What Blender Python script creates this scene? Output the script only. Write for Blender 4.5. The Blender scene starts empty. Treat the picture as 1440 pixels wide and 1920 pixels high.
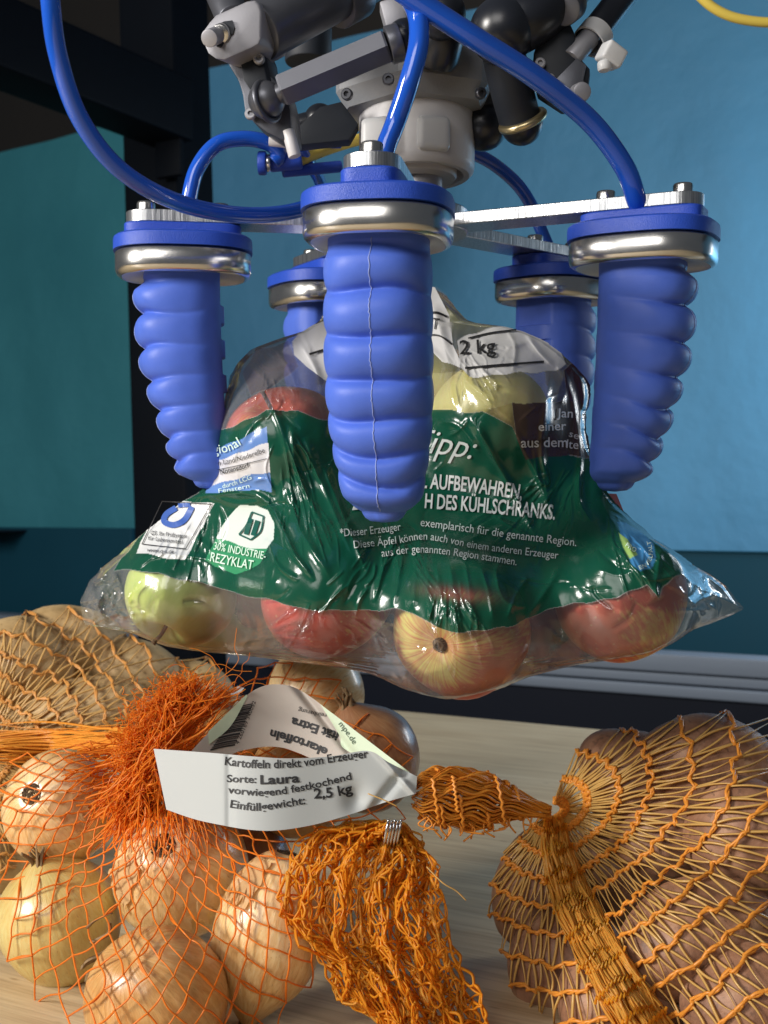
import bpy, bmesh, math, random
import numpy as np
from mathutils import Vector, Matrix, noise as mnoise

random.seed(7)
RNG = np.random.default_rng(11)
sc = bpy.context.scene
COL = sc.collection
R = math.radians

# ------------------------------------------------------------------ camera
F = 2150.0            # focal length in photo pixels (1440 x 1920)
CZ = 0.27             # camera height above the table top
cam_data = bpy.data.cameras.new('camera')
cam_data.sensor_fit = 'VERTICAL'
cam_data.sensor_height = 36.0
cam_data.lens = 36.0 * F / 1920.0
cam_data.clip_start = 0.01
cam_data.clip_end = 60
cam_data.dof.use_dof = True
cam_data.dof.focus_distance = 0.61
cam_data.dof.aperture_fstop = 16
cam = bpy.data.objects.new('camera', cam_data)
COL.objects.link(cam)
cam.location = (0, 0, CZ)
cam.rotation_euler = (R(90), 0, 0)
sc.camera = cam

# ------------------------------------------------------------------ world, lamps, exposure
world = bpy.data.worlds.new('World')
sc.world = world
world.use_nodes = True
bg = world.node_tree.nodes['Background']
bg.inputs['Color'].default_value = (0.55, 0.62, 0.72, 1)
bg.inputs['Strength'].default_value = 0.105


def area_lamp(name, loc, target, sx, sy, power, colour):
    d = bpy.data.lights.new(name, 'AREA')
    d.shape = 'RECTANGLE'
    d.size = sx
    d.size_y = sy
    d.energy = power
    d.color = colour
    o = bpy.data.objects.new(name, d)
    COL.objects.link(o)
    o.location = loc
    o.rotation_euler = (Vector(target) - Vector(loc)).to_track_quat('-Z', 'Y').to_euler()
    return o


area_lamp('window_lamp', (-1.72, -0.33, 0.95), (0.02, 0.66, 0.26), 0.55, 0.6, 52, (1.0, 0.95, 0.89))
area_lamp('front_fill_lamp', (-0.75, -1.15, 1.25), (0.0, 0.7, 0.1), 1.1, 0.9, 15, (1.0, 0.96, 0.92))  # soft fill added behind the camera to brighten the bags and nets
area_lamp('backdrop_fill_lamp', (1.35, 1.52, 0.62), (0.88, 2.2, 0.08), 0.5, 0.5, 17, (0.95, 0.98, 1.0))  # added low and out of view to brighten backdrop and rear table

vs = sc.view_settings
vs.view_transform = 'Standard'
vs.look = 'None'
vs.gamma = 1.0
vs.exposure = 0.0
vs.use_curve_mapping = False
sc.cycles.use_denoising = True
sc.cycles.max_bounces = 10
sc.cycles.transparent_max_bounces = 24
sc.cycles.diffuse_bounces = 3
sc.cycles.glossy_bounces = 4
sc.cycles.caustics_reflective = False
sc.cycles.caustics_refractive = False


# ------------------------------------------------------------------ helpers
def P(px, py, d):
    """point of the place seen at photo pixel (px, py) at distance d along the view axis"""
    return Vector(((px - 720.0) / F * d, d, CZ - (py - 960.0) / F * d))


def PA(px, py, d):
    px = np.asarray(px, float); py = np.asarray(py, float); d = np.asarray(d, float)
    return np.stack([(px - 720.0) / F * d, d + 0 * px, CZ - (py - 960.0) / F * d], -1)


def mesh_arrays(name, V, faces_list, mat=None, parent=None, smooth=True):
    """faces_list: list of integer arrays (m,3) or (m,4)"""
    me = bpy.data.meshes.new(name)
    V = np.asarray(V, np.float32)
    me.vertices.add(len(V))
    me.vertices.foreach_set('co', V.ravel())
    faces_list = [np.asarray(f, np.int32) for f in faces_list if len(f)]
    nl = sum(f.size for f in faces_list)
    npoly = sum(len(f) for f in faces_list)
    me.loops.add(nl)
    me.polygons.add(npoly)
    me.loops.foreach_set('vertex_index', np.concatenate([f.ravel() for f in faces_list]))
    starts, tot, acc = [], [], 0
    for f in faces_list:
        k = f.shape[1]
        starts.append(acc + np.arange(len(f)) * k)
        tot.append(np.full(len(f), k))
        acc += f.size
    me.polygons.foreach_set('loop_start', np.concatenate(starts).astype(np.int32))
    me.polygons.foreach_set('loop_total', np.concatenate(tot).astype(np.int32))
    me.polygons.foreach_set('use_smooth', np.full(npoly, smooth))
    me.update(calc_edges=True)
    me.validate()
    ob = bpy.data.objects.new(name, me)
    COL.objects.link(ob)
    if mat is not None:
        me.materials.append(mat)
    if parent is not None:
        ob.parent = parent
    return ob


def bm_obj(name, bm, mat, parent=None, smooth=False, angle=None):
    me = bpy.data.meshes.new(name)
    bm.normal_update()
    bm.to_mesh(me)
    bm.free()
    if smooth:
        for p in me.polygons:
            p.use_smooth = True
    if angle is not None:
        me.set_sharp_from_angle(angle=R(angle))
    me.materials.append(mat)
    ob = bpy.data.objects.new(name, me)
    COL.objects.link(ob)
    if parent is not None:
        ob.parent = parent
    return ob


def empty(name, loc, label=None, cat=None, group=None):
    o = bpy.data.objects.new(name, None)
    COL.objects.link(o)
    o.location = loc
    o.empty_display_size = 0.02
    if label:
        tag(o, label, cat, group)
    return o


def tag(o, label=None, cat=None, group=None, kind=None):
    if label: o['label'] = label
    if cat: o['category'] = cat
    if group: o['group'] = group
    if kind: o['kind'] = kind
    return o


def adopt(child, parent):
    """parent keeping world placement (all parents here are pure translations/rotations)"""
    child.parent = parent
    child.matrix_parent_inverse = world_matrix(parent).inverted()
    return child


def world_matrix(o):
    m = o.matrix_basis.copy() if hasattr(o, 'matrix_basis') else Matrix()
    m = Matrix.LocRotScale(o.location, o.rotation_euler, o.scale)
    if o.parent is not None:
        m = world_matrix(o.parent) @ o.matrix_parent_inverse @ m
    return m


def catmull(pts, n=8):
    pts = [np.asarray(p, float) for p in pts]
    pts = [2 * pts[0] - pts[1]] + pts + [2 * pts[-1] - pts[-2]]
    out = []
    for i in range(1, len(pts) - 2):
        p0, p1, p2, p3 = pts[i - 1:i + 3]
        for k in range(n):
            t = k / n
            out.append(0.5 * ((2 * p1) + (-p0 + p2) * t + (2 * p0 - 5 * p1 + 4 * p2 - p3) * t * t + (-p0 + 3 * p1 - 3 * p2 + p3) * t ** 3))
    out.append(pts[-2])
    return np.array(out)


class Tubes:
    """collects tubes into one mesh"""
    def __init__(self):
        self.V, self.Q, self.T, self.n = [], [], [], 0

    def add(self, pts, rad, segs=5, flat=1.0, caps=True, up=None, twist=0.0):
        pts = np.asarray(pts, float)
        m = len(pts)
        if m < 2:
            return
        rad = np.broadcast_to(np.asarray(rad, float), (m,))
        t = np.gradient(pts, axis=0)
        t /= (np.linalg.norm(t, axis=1, keepdims=True) + 1e-12)
        if up is None:
            # parallel transport
            a = np.array([0.0, 0, 1]) if abs(t[0][2]) < 0.9 else np.array([1.0, 0, 0])
            nrm = np.zeros_like(pts)
            v = a - t[0] * a.dot(t[0]); v /= np.linalg.norm(v)
            for i in range(m):
                v = v - t[i] * v.dot(t[i])
                v /= (np.linalg.norm(v) + 1e-12)
                nrm[i] = v
        else:
            nrm = np.broadcast_to(np.asarray(up, float), pts.shape)
            nrm = nrm - t * (nrm * t).sum(1, keepdims=True)
            nrm = nrm / (np.linalg.norm(nrm, axis=1, keepdims=True) + 1e-12)
        bn = np.cross(t, nrm)
        ang = np.linspace(0, 2 * np.pi, segs, endpoint=False)
        if twist is not 0.0:
            ph = np.linspace(0, twist, m)[:, None]
        else:
            ph = 0.0
        c = np.cos(ang)[None, :]; s = np.sin(ang)[None, :]
        ring_n = rad[:, None] * flat * c
        ring_b = rad[:, None] * s
        if twist is not 0.0:
            cp, sp = np.cos(ph), np.sin(ph)
            ring_n, ring_b = ring_n * cp - ring_b * sp, ring_n * sp + ring_b * cp
        V = pts[:, None, :] + nrm[:, None, :] * ring_n[..., None] + bn[:, None, :] * ring_b[..., None]
        V = V.reshape(-1, 3)
        i = np.arange(m - 1)[:, None] * segs
        j = np.arange(segs)[None, :]
        jn = (np.arange(segs)[None, :] + 1) % segs
        q = np.stack([i + j, i + jn, i + segs + jn, i + segs + j], -1).reshape(-1, 4) + self.n
        self.Q.append(q)
        self.V.append(V)
        base = self.n
        self.n += len(V)
        if caps:
            self.V.append(pts[[0, -1]])
            a, b = self.n, self.n + 1
            self.n += 2
            jj = np.arange(segs); jj2 = (jj + 1) % segs
            self.T.append(np.stack([np.full(segs, a), base + jj2, base + jj], -1))
            e = base + (m - 1) * segs
            self.T.append(np.stack([np.full(segs, b), e + jj, e + jj2], -1))

    def build(self, name, mat, parent=None, smooth=True):
        return mesh_arrays(name, np.concatenate(self.V), [np.concatenate(self.Q)] + ([np.concatenate(self.T)] if self.T else []), mat, parent, smooth)


def tube_obj(name, pts, rad, mat, parent=None, segs=20, **k):
    t = Tubes()
    t.add(pts, rad, segs, **k)
    return t.build(name, mat, parent)


def revolve_arrays(profile, segs=32, axis_pts=None):
    """profile: list of (r, z). returns V, quads"""
    pr = np.asarray(profile, float)
    m = len(pr)
    a = np.linspace(0, 2 * np.pi, segs, endpoint=False)
    V = np.stack([pr[:, 0][:, None] * np.cos(a), pr[:, 0][:, None] * np.sin(a), np.repeat(pr[:, 1][:, None], segs, 1)], -1).reshape(-1, 3)
    i = np.arange(m - 1)[:, None] * segs
    j = np.arange(segs)[None, :]
    jn = (j + 1) % segs
    Q = np.stack([i + j, i + jn, i + segs + jn, i + segs + j], -1).reshape(-1, 4)
    return V, Q


def frame_z(direction):
    """3x3 whose z column is the direction"""
    z = Vector(direction).normalized()
    a = Vector((0, 0, 1)) if abs(z.z) < 0.9 else Vector((1, 0, 0))
    x = a.cross(z).normalized()
    y = z.cross(x)
    return Matrix((x, y, z)).transposed()


def revolve_obj(name, profile, mat, loc, direction=(0, 0, 1), parent=None, segs=32, angle=35):
    V, Q = revolve_arrays(profile, segs)
    M = np.array(frame_z(direction))
    V = V @ M.T + np.array(loc)
    ob = mesh_arrays(name, V, [Q], mat, None, True)
    ob.data.set_sharp_from_angle(angle=R(angle))
    if parent is not None:
        adopt(ob, parent)
    return ob


def cyl_between(name, a, b, r, mat, parent=None, segs=32, bev=0.1, r2=None):
    a = Vector(a); b = Vector(b)
    L = (b - a).length
    r2 = r if r2 is None else r2
    e = min(r, r2) * bev
    prof = [(0, 0), (r - e, 0), (r - e * 0.3, e * 0.3), (r, e), (r2, L - e), (r2 - e * 0.3, L - e * 0.3), (r2 - e, L), (0, L)]
    return revolve_obj(name, prof, mat, a, b - a, parent, segs)


def sphere_obj(name, c, r, mat, parent=None, segs=32, squash=1.0):
    prof = [(r * math.sin(t) + 1e-6, -r * squash * math.cos(t)) for t in np.linspace(0, math.pi, segs // 2 + 1)]
    return revolve_obj(name, prof, mat, c, (0, 0, 1), parent, segs, angle=80)


def box_obj(name, c, size, mat, parent=None, rot=None, bevel=0.0, segs=2):
    bm = bmesh.new()
    bmesh.ops.create_cube(bm, size=1.0)
    bmesh.ops.scale(bm, vec=size, verts=bm.verts)
    if bevel:
        bmesh.ops.bevel(bm, geom=list(bm.edges), offset=bevel, segments=segs, affect='EDGES', profile=0.6)
    if rot is not None:
        bmesh.ops.transform(bm, matrix=rot.to_4x4(), verts=bm.verts)
    bmesh.ops.translate(bm, vec=c, verts=bm.verts)
    ob = bm_obj(name, bm, mat, None, smooth=True, angle=40)
    if parent is not None:
        adopt(ob, parent)
    return ob


def extrude_poly(name, pts3, offset, mat, parent=None, bevel=0.0):
    """planar polygon of 3-D points extruded by a vector"""
    bm = bmesh.new()
    vs_ = [bm.verts.new(p) for p in pts3]
    f = bm.faces.new(vs_)
    r = bmesh.ops.extrude_face_region(bm, geom=[f])
    bmesh.ops.translate(bm, vec=offset, verts=[v for v in r['geom'] if isinstance(v, bmesh.types.BMVert)])
    bmesh.ops.recalc_face_normals(bm, faces=bm.faces)
    if bevel:
        bmesh.ops.bevel(bm, geom=list(bm.edges), offset=bevel, segments=2, affect='EDGES', profile=0.6)
    ob = bm_obj(name, bm, mat, None, smooth=True, angle=40)
    if parent is not None:
        adopt(ob, parent)
    return ob


def in_poly(x, y, poly):
    x = np.asarray(x, float); y = np.asarray(y, float)
    inside = np.zeros(x.shape, bool)
    n = len(poly)
    for i in range(n):
        x1, y1 = poly[i]; x2, y2 = poly[(i + 1) % n]
        if y1 == y2:
            continue
        c = ((y1 > y) != (y2 > y)) & (x < (x2 - x1) * (y - y1) / (y2 - y1) + x1)
        inside ^= c
    return inside


# ------------------------------------------------------------------ materials
def new_mat(name):
    m = bpy.data.materials.new(name)
    m.use_nodes = True
    nt = m.node_tree
    return m, nt, nt.nodes, nt.links, nt.nodes['Principled BSDF']


def plain(name, col, rough=0.5, metal=0.0, spec=0.5, coat=0.0, bump=0.0, bscale=200, var=0.0, vscale=30, trans=0.0, sss=0.0, aniso=0.0):
    m, nt, N, L, b = new_mat(name)
    b.inputs['Base Color'].default_value = (*col, 1)
    b.inputs['Roughness'].default_value = rough
    b.inputs['Metallic'].default_value = metal
    b.inputs['Specular IOR Level'].default_value = spec
    b.inputs['Coat Weight'].default_value = coat
    b.inputs['Coat Roughness'].default_value = 0.08
    if sss:
        b.inputs['Subsurface Weight'].default_value = sss
        b.inputs['Subsurface Radius'].default_value = (0.004, 0.003, 0.002)
    tc = N.new('ShaderNodeTexCoord')
    if var:
        no = N.new('ShaderNodeTexNoise'); no.inputs['Scale'].default_value = vscale; no.inputs['Detail'].default_value = 5
        L.new(tc.outputs['Object'], no.inputs['Vector'])
        mx = N.new('ShaderNodeMix'); mx.data_type = 'RGBA'
        mx.inputs['A'].default_value = (*[c * (1 - var) for c in col], 1)
        mx.inputs['B'].default_value = (*[min(1, c * (1 + var)) for c in col], 1)
        L.new(no.outputs['Fac'], mx.inputs['Factor'])
        L.new(mx.outputs['Result'], b.inputs['Base Color'])
        mr = N.new('ShaderNodeMapRange')
        mr.inputs['To Min'].default_value = max(0.02, rough * 0.8); mr.inputs['To Max'].default_value = min(1, rough * 1.25)
        L.new(no.outputs['Fac'], mr.inputs['Value']); L.new(mr.outputs['Result'], b.inputs['Roughness'])
    if bump:
        nb = N.new('ShaderNodeTexNoise'); nb.inputs['Scale'].default_value = bscale; nb.inputs['Detail'].default_value = 3
        L.new(tc.outputs['Object'], nb.inputs['Vector'])
        bp = N.new('ShaderNodeBump'); bp.inputs['Strength'].default_value = bump; bp.inputs['Distance'].default_value = 0.001
        L.new(nb.outputs['Fac'], bp.inputs['Height']); L.new(bp.outputs['Normal'], b.inputs['Normal'])
    if trans:
        out = N['Material Output']
        tr = N.new('ShaderNodeBsdfTranslucent'); tr.inputs['Color'].default_value = (*col, 1)
        ms = N.new('ShaderNodeMixShader'); ms.inputs['Fac'].default_value = trans
        L.new(b.outputs['BSDF'], ms.inputs[1]); L.new(tr.outputs['BSDF'], ms.inputs[2])
        L.new(ms.outputs['Shader'], out.inputs['Surface'])
    return m


def ramp(N, stops):
    r = N.new('ShaderNodeValToRGB')
    el = r.color_ramp.elements
    while len(el) > 1:
        el.remove(el[-1])
    el[0].position = stops[0][0]; el[0].color = (*stops[0][1], 1)
    for p, c in stops[1:]:
        e = el.new(p); e.color = (*c, 1)
    return r


M = {}
M['silicone'] = plain('silicone', (0.078, 0.155, 0.63), 0.44, spec=0.28, bump=0.06, bscale=900, var=0.16, vscale=55, sss=0.04)
M['seam'] = plain('seam', (0.30, 0.38, 0.72), 0.5)
M['blue_print'] = plain('blue_print', (0.02, 0.075, 0.50), 0.42, bump=0.35, bscale=1500, var=0.1, vscale=120)
M['hose'] = plain('hose', (0.012, 0.095, 0.58), 0.13, spec=0.6, coat=0.5, var=0.06, vscale=60)
M['yellow_hose'] = plain('yellow_hose', (0.72, 0.55, 0.10), 0.3)
M['white_plastic'] = plain('white_plastic', (0.62, 0.61, 0.62), 0.42, var=0.06, vscale=60, bump=0.1, bscale=500)
M['grey_plastic'] = plain('grey_plastic', (0.26, 0.27, 0.29), 0.5, var=0.1, vscale=50, bump=0.2, bscale=600)
M['nylon'] = plain('nylon', (0.78, 0.79, 0.80), 0.35, trans=0.25)
M['black_rubber'] = plain('black_rubber', (0.012, 0.014, 0.02), 0.3, spec=0.6, var=0.2, vscale=60)
M['black_matte'] = plain('black_matte', (0.010, 0.014, 0.022), 0.55, var=0.2, vscale=30)
M['dark_metal'] = plain('dark_metal', (0.12, 0.125, 0.145), 0.36, metal=0.6, var=0.1, vscale=80, bump=0.03, bscale=700)
M['grey_metal'] = plain('grey_metal', (0.36, 0.36, 0.39), 0.42, metal=0.4, var=0.08, vscale=80, bump=0.04, bscale=800)
M['steel'] = plain('steel', (0.66, 0.65, 0.63), 0.23, metal=0.97, var=0.08, vscale=90)
M['cup_inside'] = plain('cup_inside', (0.60, 0.62, 0.60), 0.45, metal=0.3)
M['brass'] = plain('brass', (0.55, 0.45, 0.25), 0.3, metal=0.9)
M['wire'] = plain('wire', (0.6, 0.6, 0.62), 0.22, metal=1.0)
M['frame_paint'] = plain('frame_paint', (0.0015, 0.003, 0.006), 0.6, spec=0.08, var=0.25, vscale=8)
M['paper'] = plain('paper', (0.53, 0.56, 0.56), 0.6, trans=0.18, var=0.02, vscale=40)
M['paper_green'] = plain('paper_green', (0.66, 0.78, 0.58), 0.6, trans=0.12)
M['ink'] = plain('ink', (0.02, 0.02, 0.022), 0.6)
M['ink_green'] = plain('ink_green', (0.05, 0.10, 0.05), 0.6)
M['white_ink'] = plain('white_ink', (0.55, 0.60, 0.60), 0.35)
M['mint_ink'] = plain('mint_ink', (0.62, 0.80, 0.70), 0.35)
M['blue_ink'] = plain('blue_ink', (0.05, 0.12, 0.42), 0.35)
M['dark_green_ink'] = plain('dark_green_ink', (0.005, 0.09, 0.07), 0.35)
M['backwall'] = plain('backwall', (0.05, 0.045, 0.04), 0.8, var=0.2, vscale=3)
M['dark_teal'] = plain('dark_teal', (0.004, 0.048, 0.080), 0.6, spec=0.15, var=0.12, vscale=5)
M['navy'] = plain('navy', (0.002, 0.005, 0.014), 0.6, spec=0.2)


def aluminium_brushed():
    m, nt, N, L, b = new_mat('brushed_aluminium')
    b.inputs['Metallic'].default_value = 0.95
    b.inputs['Base Color'].default_value = (0.62, 0.64, 0.66, 1)
    b.inputs['Roughness'].default_value = 0.3
    tc = N.new('ShaderNodeTexCoord')
    mp = N.new('ShaderNodeMapping'); mp.inputs['Scale'].default_value = (900, 900, 30)
    no = N.new('ShaderNodeTexNoise'); no.inputs['Scale'].default_value = 1.0; no.inputs['Detail'].default_value = 3
    L.new(tc.outputs['Object'], mp.inputs['Vector']); L.new(mp.outputs['Vector'], no.inputs['Vector'])
    r = ramp(N, [(0.3, (0.42, 0.44, 0.46)), (0.7, (0.78, 0.79, 0.8))])
    L.new(no.outputs['Fac'], r.inputs['Fac']); L.new(r.outputs['Color'], b.inputs['Base Color'])
    bp = N.new('ShaderNodeBump'); bp.inputs['Strength'].default_value = 0.35; bp.inputs['Distance'].default_value = 0.0006
    L.new(no.outputs['Fac'], bp.inputs['Height']); L.new(bp.outputs['Normal'], b.inputs['Normal'])
    return m


M['aluminium'] = aluminium_brushed()
M['alu_profile'] = plain('alu_profile', (0.17, 0.21, 0.27), 0.55, metal=0.2, var=0.06, vscale=6)


def wood_mat():
    m, nt, N, L, b = new_mat('oak_laminate')
    tc = N.new('ShaderNodeTexCoord')
    mp = N.new('ShaderNodeMapping'); mp.inputs['Scale'].default_value = (2.2, 34, 1)
    L.new(tc.outputs['Object'], mp.inputs['Vector'])
    n1 = N.new('ShaderNodeTexNoise'); n1.inputs['Scale'].default_value = 1.4; n1.inputs['Detail'].default_value = 8; n1.inputs['Roughness'].default_value = 0.65; n1.inputs['Distortion'].default_value = 0.7
    L.new(mp.outputs['Vector'], n1.inputs['Vector'])
    mp2 = N.new('ShaderNodeMapping'); mp2.inputs['Scale'].default_value = (14, 330, 1)
    L.new(tc.outputs['Object'], mp2.inputs['Vector'])
    n2 = N.new('ShaderNodeTexNoise'); n2.inputs['Scale'].default_value = 1.0; n2.inputs['Detail'].default_value = 4
    L.new(mp2.outputs['Vector'], n2.inputs['Vector'])
    r1 = ramp(N, [(0.25, (0.50, 0.36, 0.20)), (0.5, (0.66, 0.52, 0.32)), (0.72, (0.76, 0.63, 0.42))])
    L.new(n1.outputs['Fac'], r1.inputs['Fac'])
    r2 = ramp(N, [(0.35, (0.74, 0.70, 0.66)), (0.55, (1, 1, 1))])
    L.new(n2.outputs['Fac'], r2.inputs['Fac'])
    mx = N.new('ShaderNodeMix'); mx.data_type = 'RGBA'; mx.blend_type = 'MULTIPLY'; mx.inputs['Factor'].default_value = 0.7
    L.new(r1.outputs['Color'], mx.inputs['A']); L.new(r2.outputs['Color'], mx.inputs['B'])
    # small dark knots / specks
    mp3 = N.new('ShaderNodeMapping'); mp3.inputs['Scale'].default_value = (20, 60, 1)
    L.new(tc.outputs['Object'], mp3.inputs['Vector'])
    v = N.new('ShaderNodeTexVoronoi'); v.inputs['Scale'].default_value = 0.8
    L.new(mp3.outputs['Vector'], v.inputs['Vector'])
    r3 = ramp(N, [(0.03, (0.45, 0.38, 0.3)), (0.09, (1, 1, 1))])
    L.new(v.outputs['Distance'], r3.inputs['Fac'])
    mx2 = N.new('ShaderNodeMix'); mx2.data_type = 'RGBA'; mx2.blend_type = 'MULTIPLY'; mx2.inputs['Factor'].default_value = 0.8
    L.new(mx.outputs['Result'], mx2.inputs['A']); L.new(r3.outputs['Color'], mx2.inputs['B'])
    L.new(mx2.outputs['Result'], b.inputs['Base Color'])
    b.inputs['Roughness'].default_value = 0.42
    bp = N.new('ShaderNodeBump'); bp.inputs['Strength'].default_value = 0.25; bp.inputs['Distance'].default_value = 0.0006
    L.new(n2.outputs['Fac'], bp.inputs['Height']); L.new(bp.outputs['Normal'], b.inputs['Normal'])
    return m


M['wood'] = wood_mat()


def paper_backdrop(name, c1, c2):
    m, nt, N, L, b = new_mat(name)
    tc = N.new('ShaderNodeTexCoord')
    n = N.new('ShaderNodeTexNoise'); n.inputs['Scale'].default_value = 1.6; n.inputs['Detail'].default_value = 4
    L.new(tc.outputs['Object'], n.inputs['Vector'])
    r = ramp(N, [(0.3, c1), (0.7, c2)])
    L.new(n.outputs['Fac'], r.inputs['Fac']); L.new(r.outputs['Color'], b.inputs['Base Color'])
    b.inputs['Roughness'].default_value = 0.6
    b.inputs['Specular IOR Level'].default_value = 0.35
    n2 = N.new('ShaderNodeTexNoise'); n2.inputs['Scale'].default_value = 9; n2.inputs['Detail'].default_value = 4
    L.new(tc.outputs['Object'], n2.inputs['Vector'])
    bp = N.new('ShaderNodeBump'); bp.inputs['Strength'].default_value = 0.3; bp.inputs['Distance'].default_value = 0.02
    L.new(n2.outputs['Fac'], bp.inputs['Height']); L.new(bp.outputs['Normal'], b.inputs['Normal'])
    return m


M['backdrop_blue'] = paper_backdrop('backdrop_blue', (0.050, 0.205, 0.37), (0.066, 0.24, 0.42))
M['backdrop_teal'] = paper_backdrop('backdrop_teal', (0.026, 0.18, 0.235), (0.042, 0.235, 0.295))


def net_mat(name, col, trans=0.35, rough=0.35):
    return plain(name, col, rough, spec=0.5, trans=trans, var=0.15, vscale=120)


M['net_onion'] = net_mat('net_onion', (1.0, 0.29, 0.03))
M['net_tuft'] = net_mat('net_tuft', (1.0, 0.37, 0.035), 0.55)
M['net_chain'] = net_mat('net_chain', (0.92, 0.36, 0.05), 0.25)
M['net_strand'] = net_mat('net_strand', (0.80, 0.52, 0.17), 0.35, 0.25)
M['net_tail'] = net_mat('net_tail', (1.0, 0.49, 0.04), 0.6, 0.3)
M['net_tail_pale'] = net_mat('net_tail_pale', (1.0, 0.60, 0.12), 0.6, 0.3)
M['net_knot'] = net_mat('net_knot', (1.0, 0.40, 0.05), 0.3, 0.35)
M['net_chain_far'] = net_mat('net_chain_far', (0.78, 0.38, 0.10), 0.25)
M['net_strand_far'] = net_mat('net_strand_far', (0.74, 0.48, 0.18), 0.3, 0.3)


def onion_mat(name, stops, streak=0.5):
    m, nt, N, L, b = new_mat(name)
    tc = N.new('ShaderNodeTexCoord')
    sep = N.new('ShaderNodeSeparateXYZ'); L.new(tc.outputs['Object'], sep.inputs[0])
    comb = N.new('ShaderNodeCombineXYZ'); L.new(sep.outputs['X'], comb.inputs['X']); L.new(sep.outputs['Y'], comb.inputs['Y'])
    nm = N.new('ShaderNodeVectorMath'); nm.operation = 'NORMALIZE'; L.new(comb.outputs[0], nm.inputs[0])
    zz = N.new('ShaderNodeMath'); zz.operation = 'MULTIPLY'; zz.inputs[1].default_value = 9.0; L.new(sep.outputs['Z'], zz.inputs[0])
    cz = N.new('ShaderNodeCombineXYZ'); L.new(zz.outputs[0], cz.inputs['Z'])
    ad = N.new('ShaderNodeVectorMath'); ad.operation = 'ADD'; L.new(nm.outputs[0], ad.inputs[0]); L.new(cz.outputs[0], ad.inputs[1])
    fine = N.new('ShaderNodeTexNoise'); fine.inputs['Scale'].default_value = 15; fine.inputs['Detail'].default_value = 6; fine.inputs['Roughness'].default_value = 0.6
    L.new(ad.outputs[0], fine.inputs['Vector'])
    broad = N.new('ShaderNodeTexNoise'); broad.inputs['Scale'].default_value = 30; broad.inputs['Detail'].default_value = 4
    L.new(tc.outputs['Object'], broad.inputs['Vector'])
    mx = N.new('ShaderNodeMix'); mx.data_type = 'FLOAT'; mx.inputs['Factor'].default_value = streak
    L.new(broad.outputs['Fac'], mx.inputs['A']); L.new(fine.outputs['Fac'], mx.inputs['B'])
    r = ramp(N, stops)
    L.new(mx.outputs['Result'], r.inputs['Fac'])
    # papery skin patches
    pn = N.new('ShaderNodeTexNoise'); pn.inputs['Scale'].default_value = 22; pn.inputs['Detail'].default_value = 6; pn.inputs['Roughness'].default_value = 0.7
    L.new(ad.outputs[0], pn.inputs['Vector'])
    pr = ramp(N, [(0.60, (0, 0, 0)), (0.64, (1, 1, 1))])
    L.new(pn.outputs['Fac'], pr.inputs['Fac'])
    mc = N.new('ShaderNodeMix'); mc.data_type = 'RGBA'
    mc.inputs['B'].default_value = (0.42, 0.24, 0.09, 1)
    sc_ = N.new('ShaderNodeMath'); sc_.operation = 'MULTIPLY'; sc_.inputs[1].default_value = 0.6
    L.new(pr.outputs['Color'], sc_.inputs[0]); L.new(sc_.outputs[0], mc.inputs['Factor'])
    L.new(r.outputs['Color'], mc.inputs['A'])
    L.new(mc.outputs['Result'], b.inputs['Base Color'])
    b.inputs['Roughness'].default_value = 0.33
    b.inputs['Coat Weight'].default_value = 0.45
    b.inputs['Coat Roughness'].default_value = 0.16
    b.inputs['Subsurface Weight'].default_value = 0.15
    b.inputs['Subsurface Radius'].default_value = (0.006, 0.004, 0.002)
    bp = N.new('ShaderNodeBump'); bp.inputs['Strength'].default_value = 0.35; bp.inputs['Distance'].default_value = 0.001
    L.new(fine.outputs['Fac'], bp.inputs['Height']); L.new(bp.outputs['Normal'], b.inputs['Normal'])
    return m


M['onion_gold'] = onion_mat('onion_gold', [(0.28, (0.32, 0.14, 0.035)), (0.42, (0.54, 0.28, 0.085)), (0.56, (0.68, 0.41, 0.155)), (0.72, (0.76, 0.54, 0.26))])
M['onion_pale'] = onion_mat('onion_pale', [(0.30, (0.46, 0.23, 0.07)), (0.42, (0.74, 0.46, 0.18)), (0.54, (0.85, 0.62, 0.31)), (0.70, (0.90, 0.77, 0.50))])
M['onion_green'] = onion_mat('onion_green', [(0.25, (0.44, 0.25, 0.06)), (0.45, (0.62, 0.44, 0.14)), (0.6, (0.66, 0.55, 0.22)), (0.75, (0.66, 0.64, 0.36))])
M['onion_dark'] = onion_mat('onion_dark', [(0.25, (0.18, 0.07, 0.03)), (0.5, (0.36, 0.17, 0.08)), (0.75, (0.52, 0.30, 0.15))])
M['dry_peel'] = plain('dry_peel', (0.30, 0.20, 0.10), 0.7, var=0.5, vscale=150, bump=0.5, bscale=400, trans=0.15)
M['peel_skin'] = plain('peel_skin', (0.74, 0.50, 0.24), 0.42, var=0.35, vscale=130, bump=0.3, bscale=300, trans=0.3)
M['root_scar'] = plain('root_scar', (0.13, 0.09, 0.055), 0.95, spec=0.1, var=0.6, vscale=500, bump=0.8, bscale=700)


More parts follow.
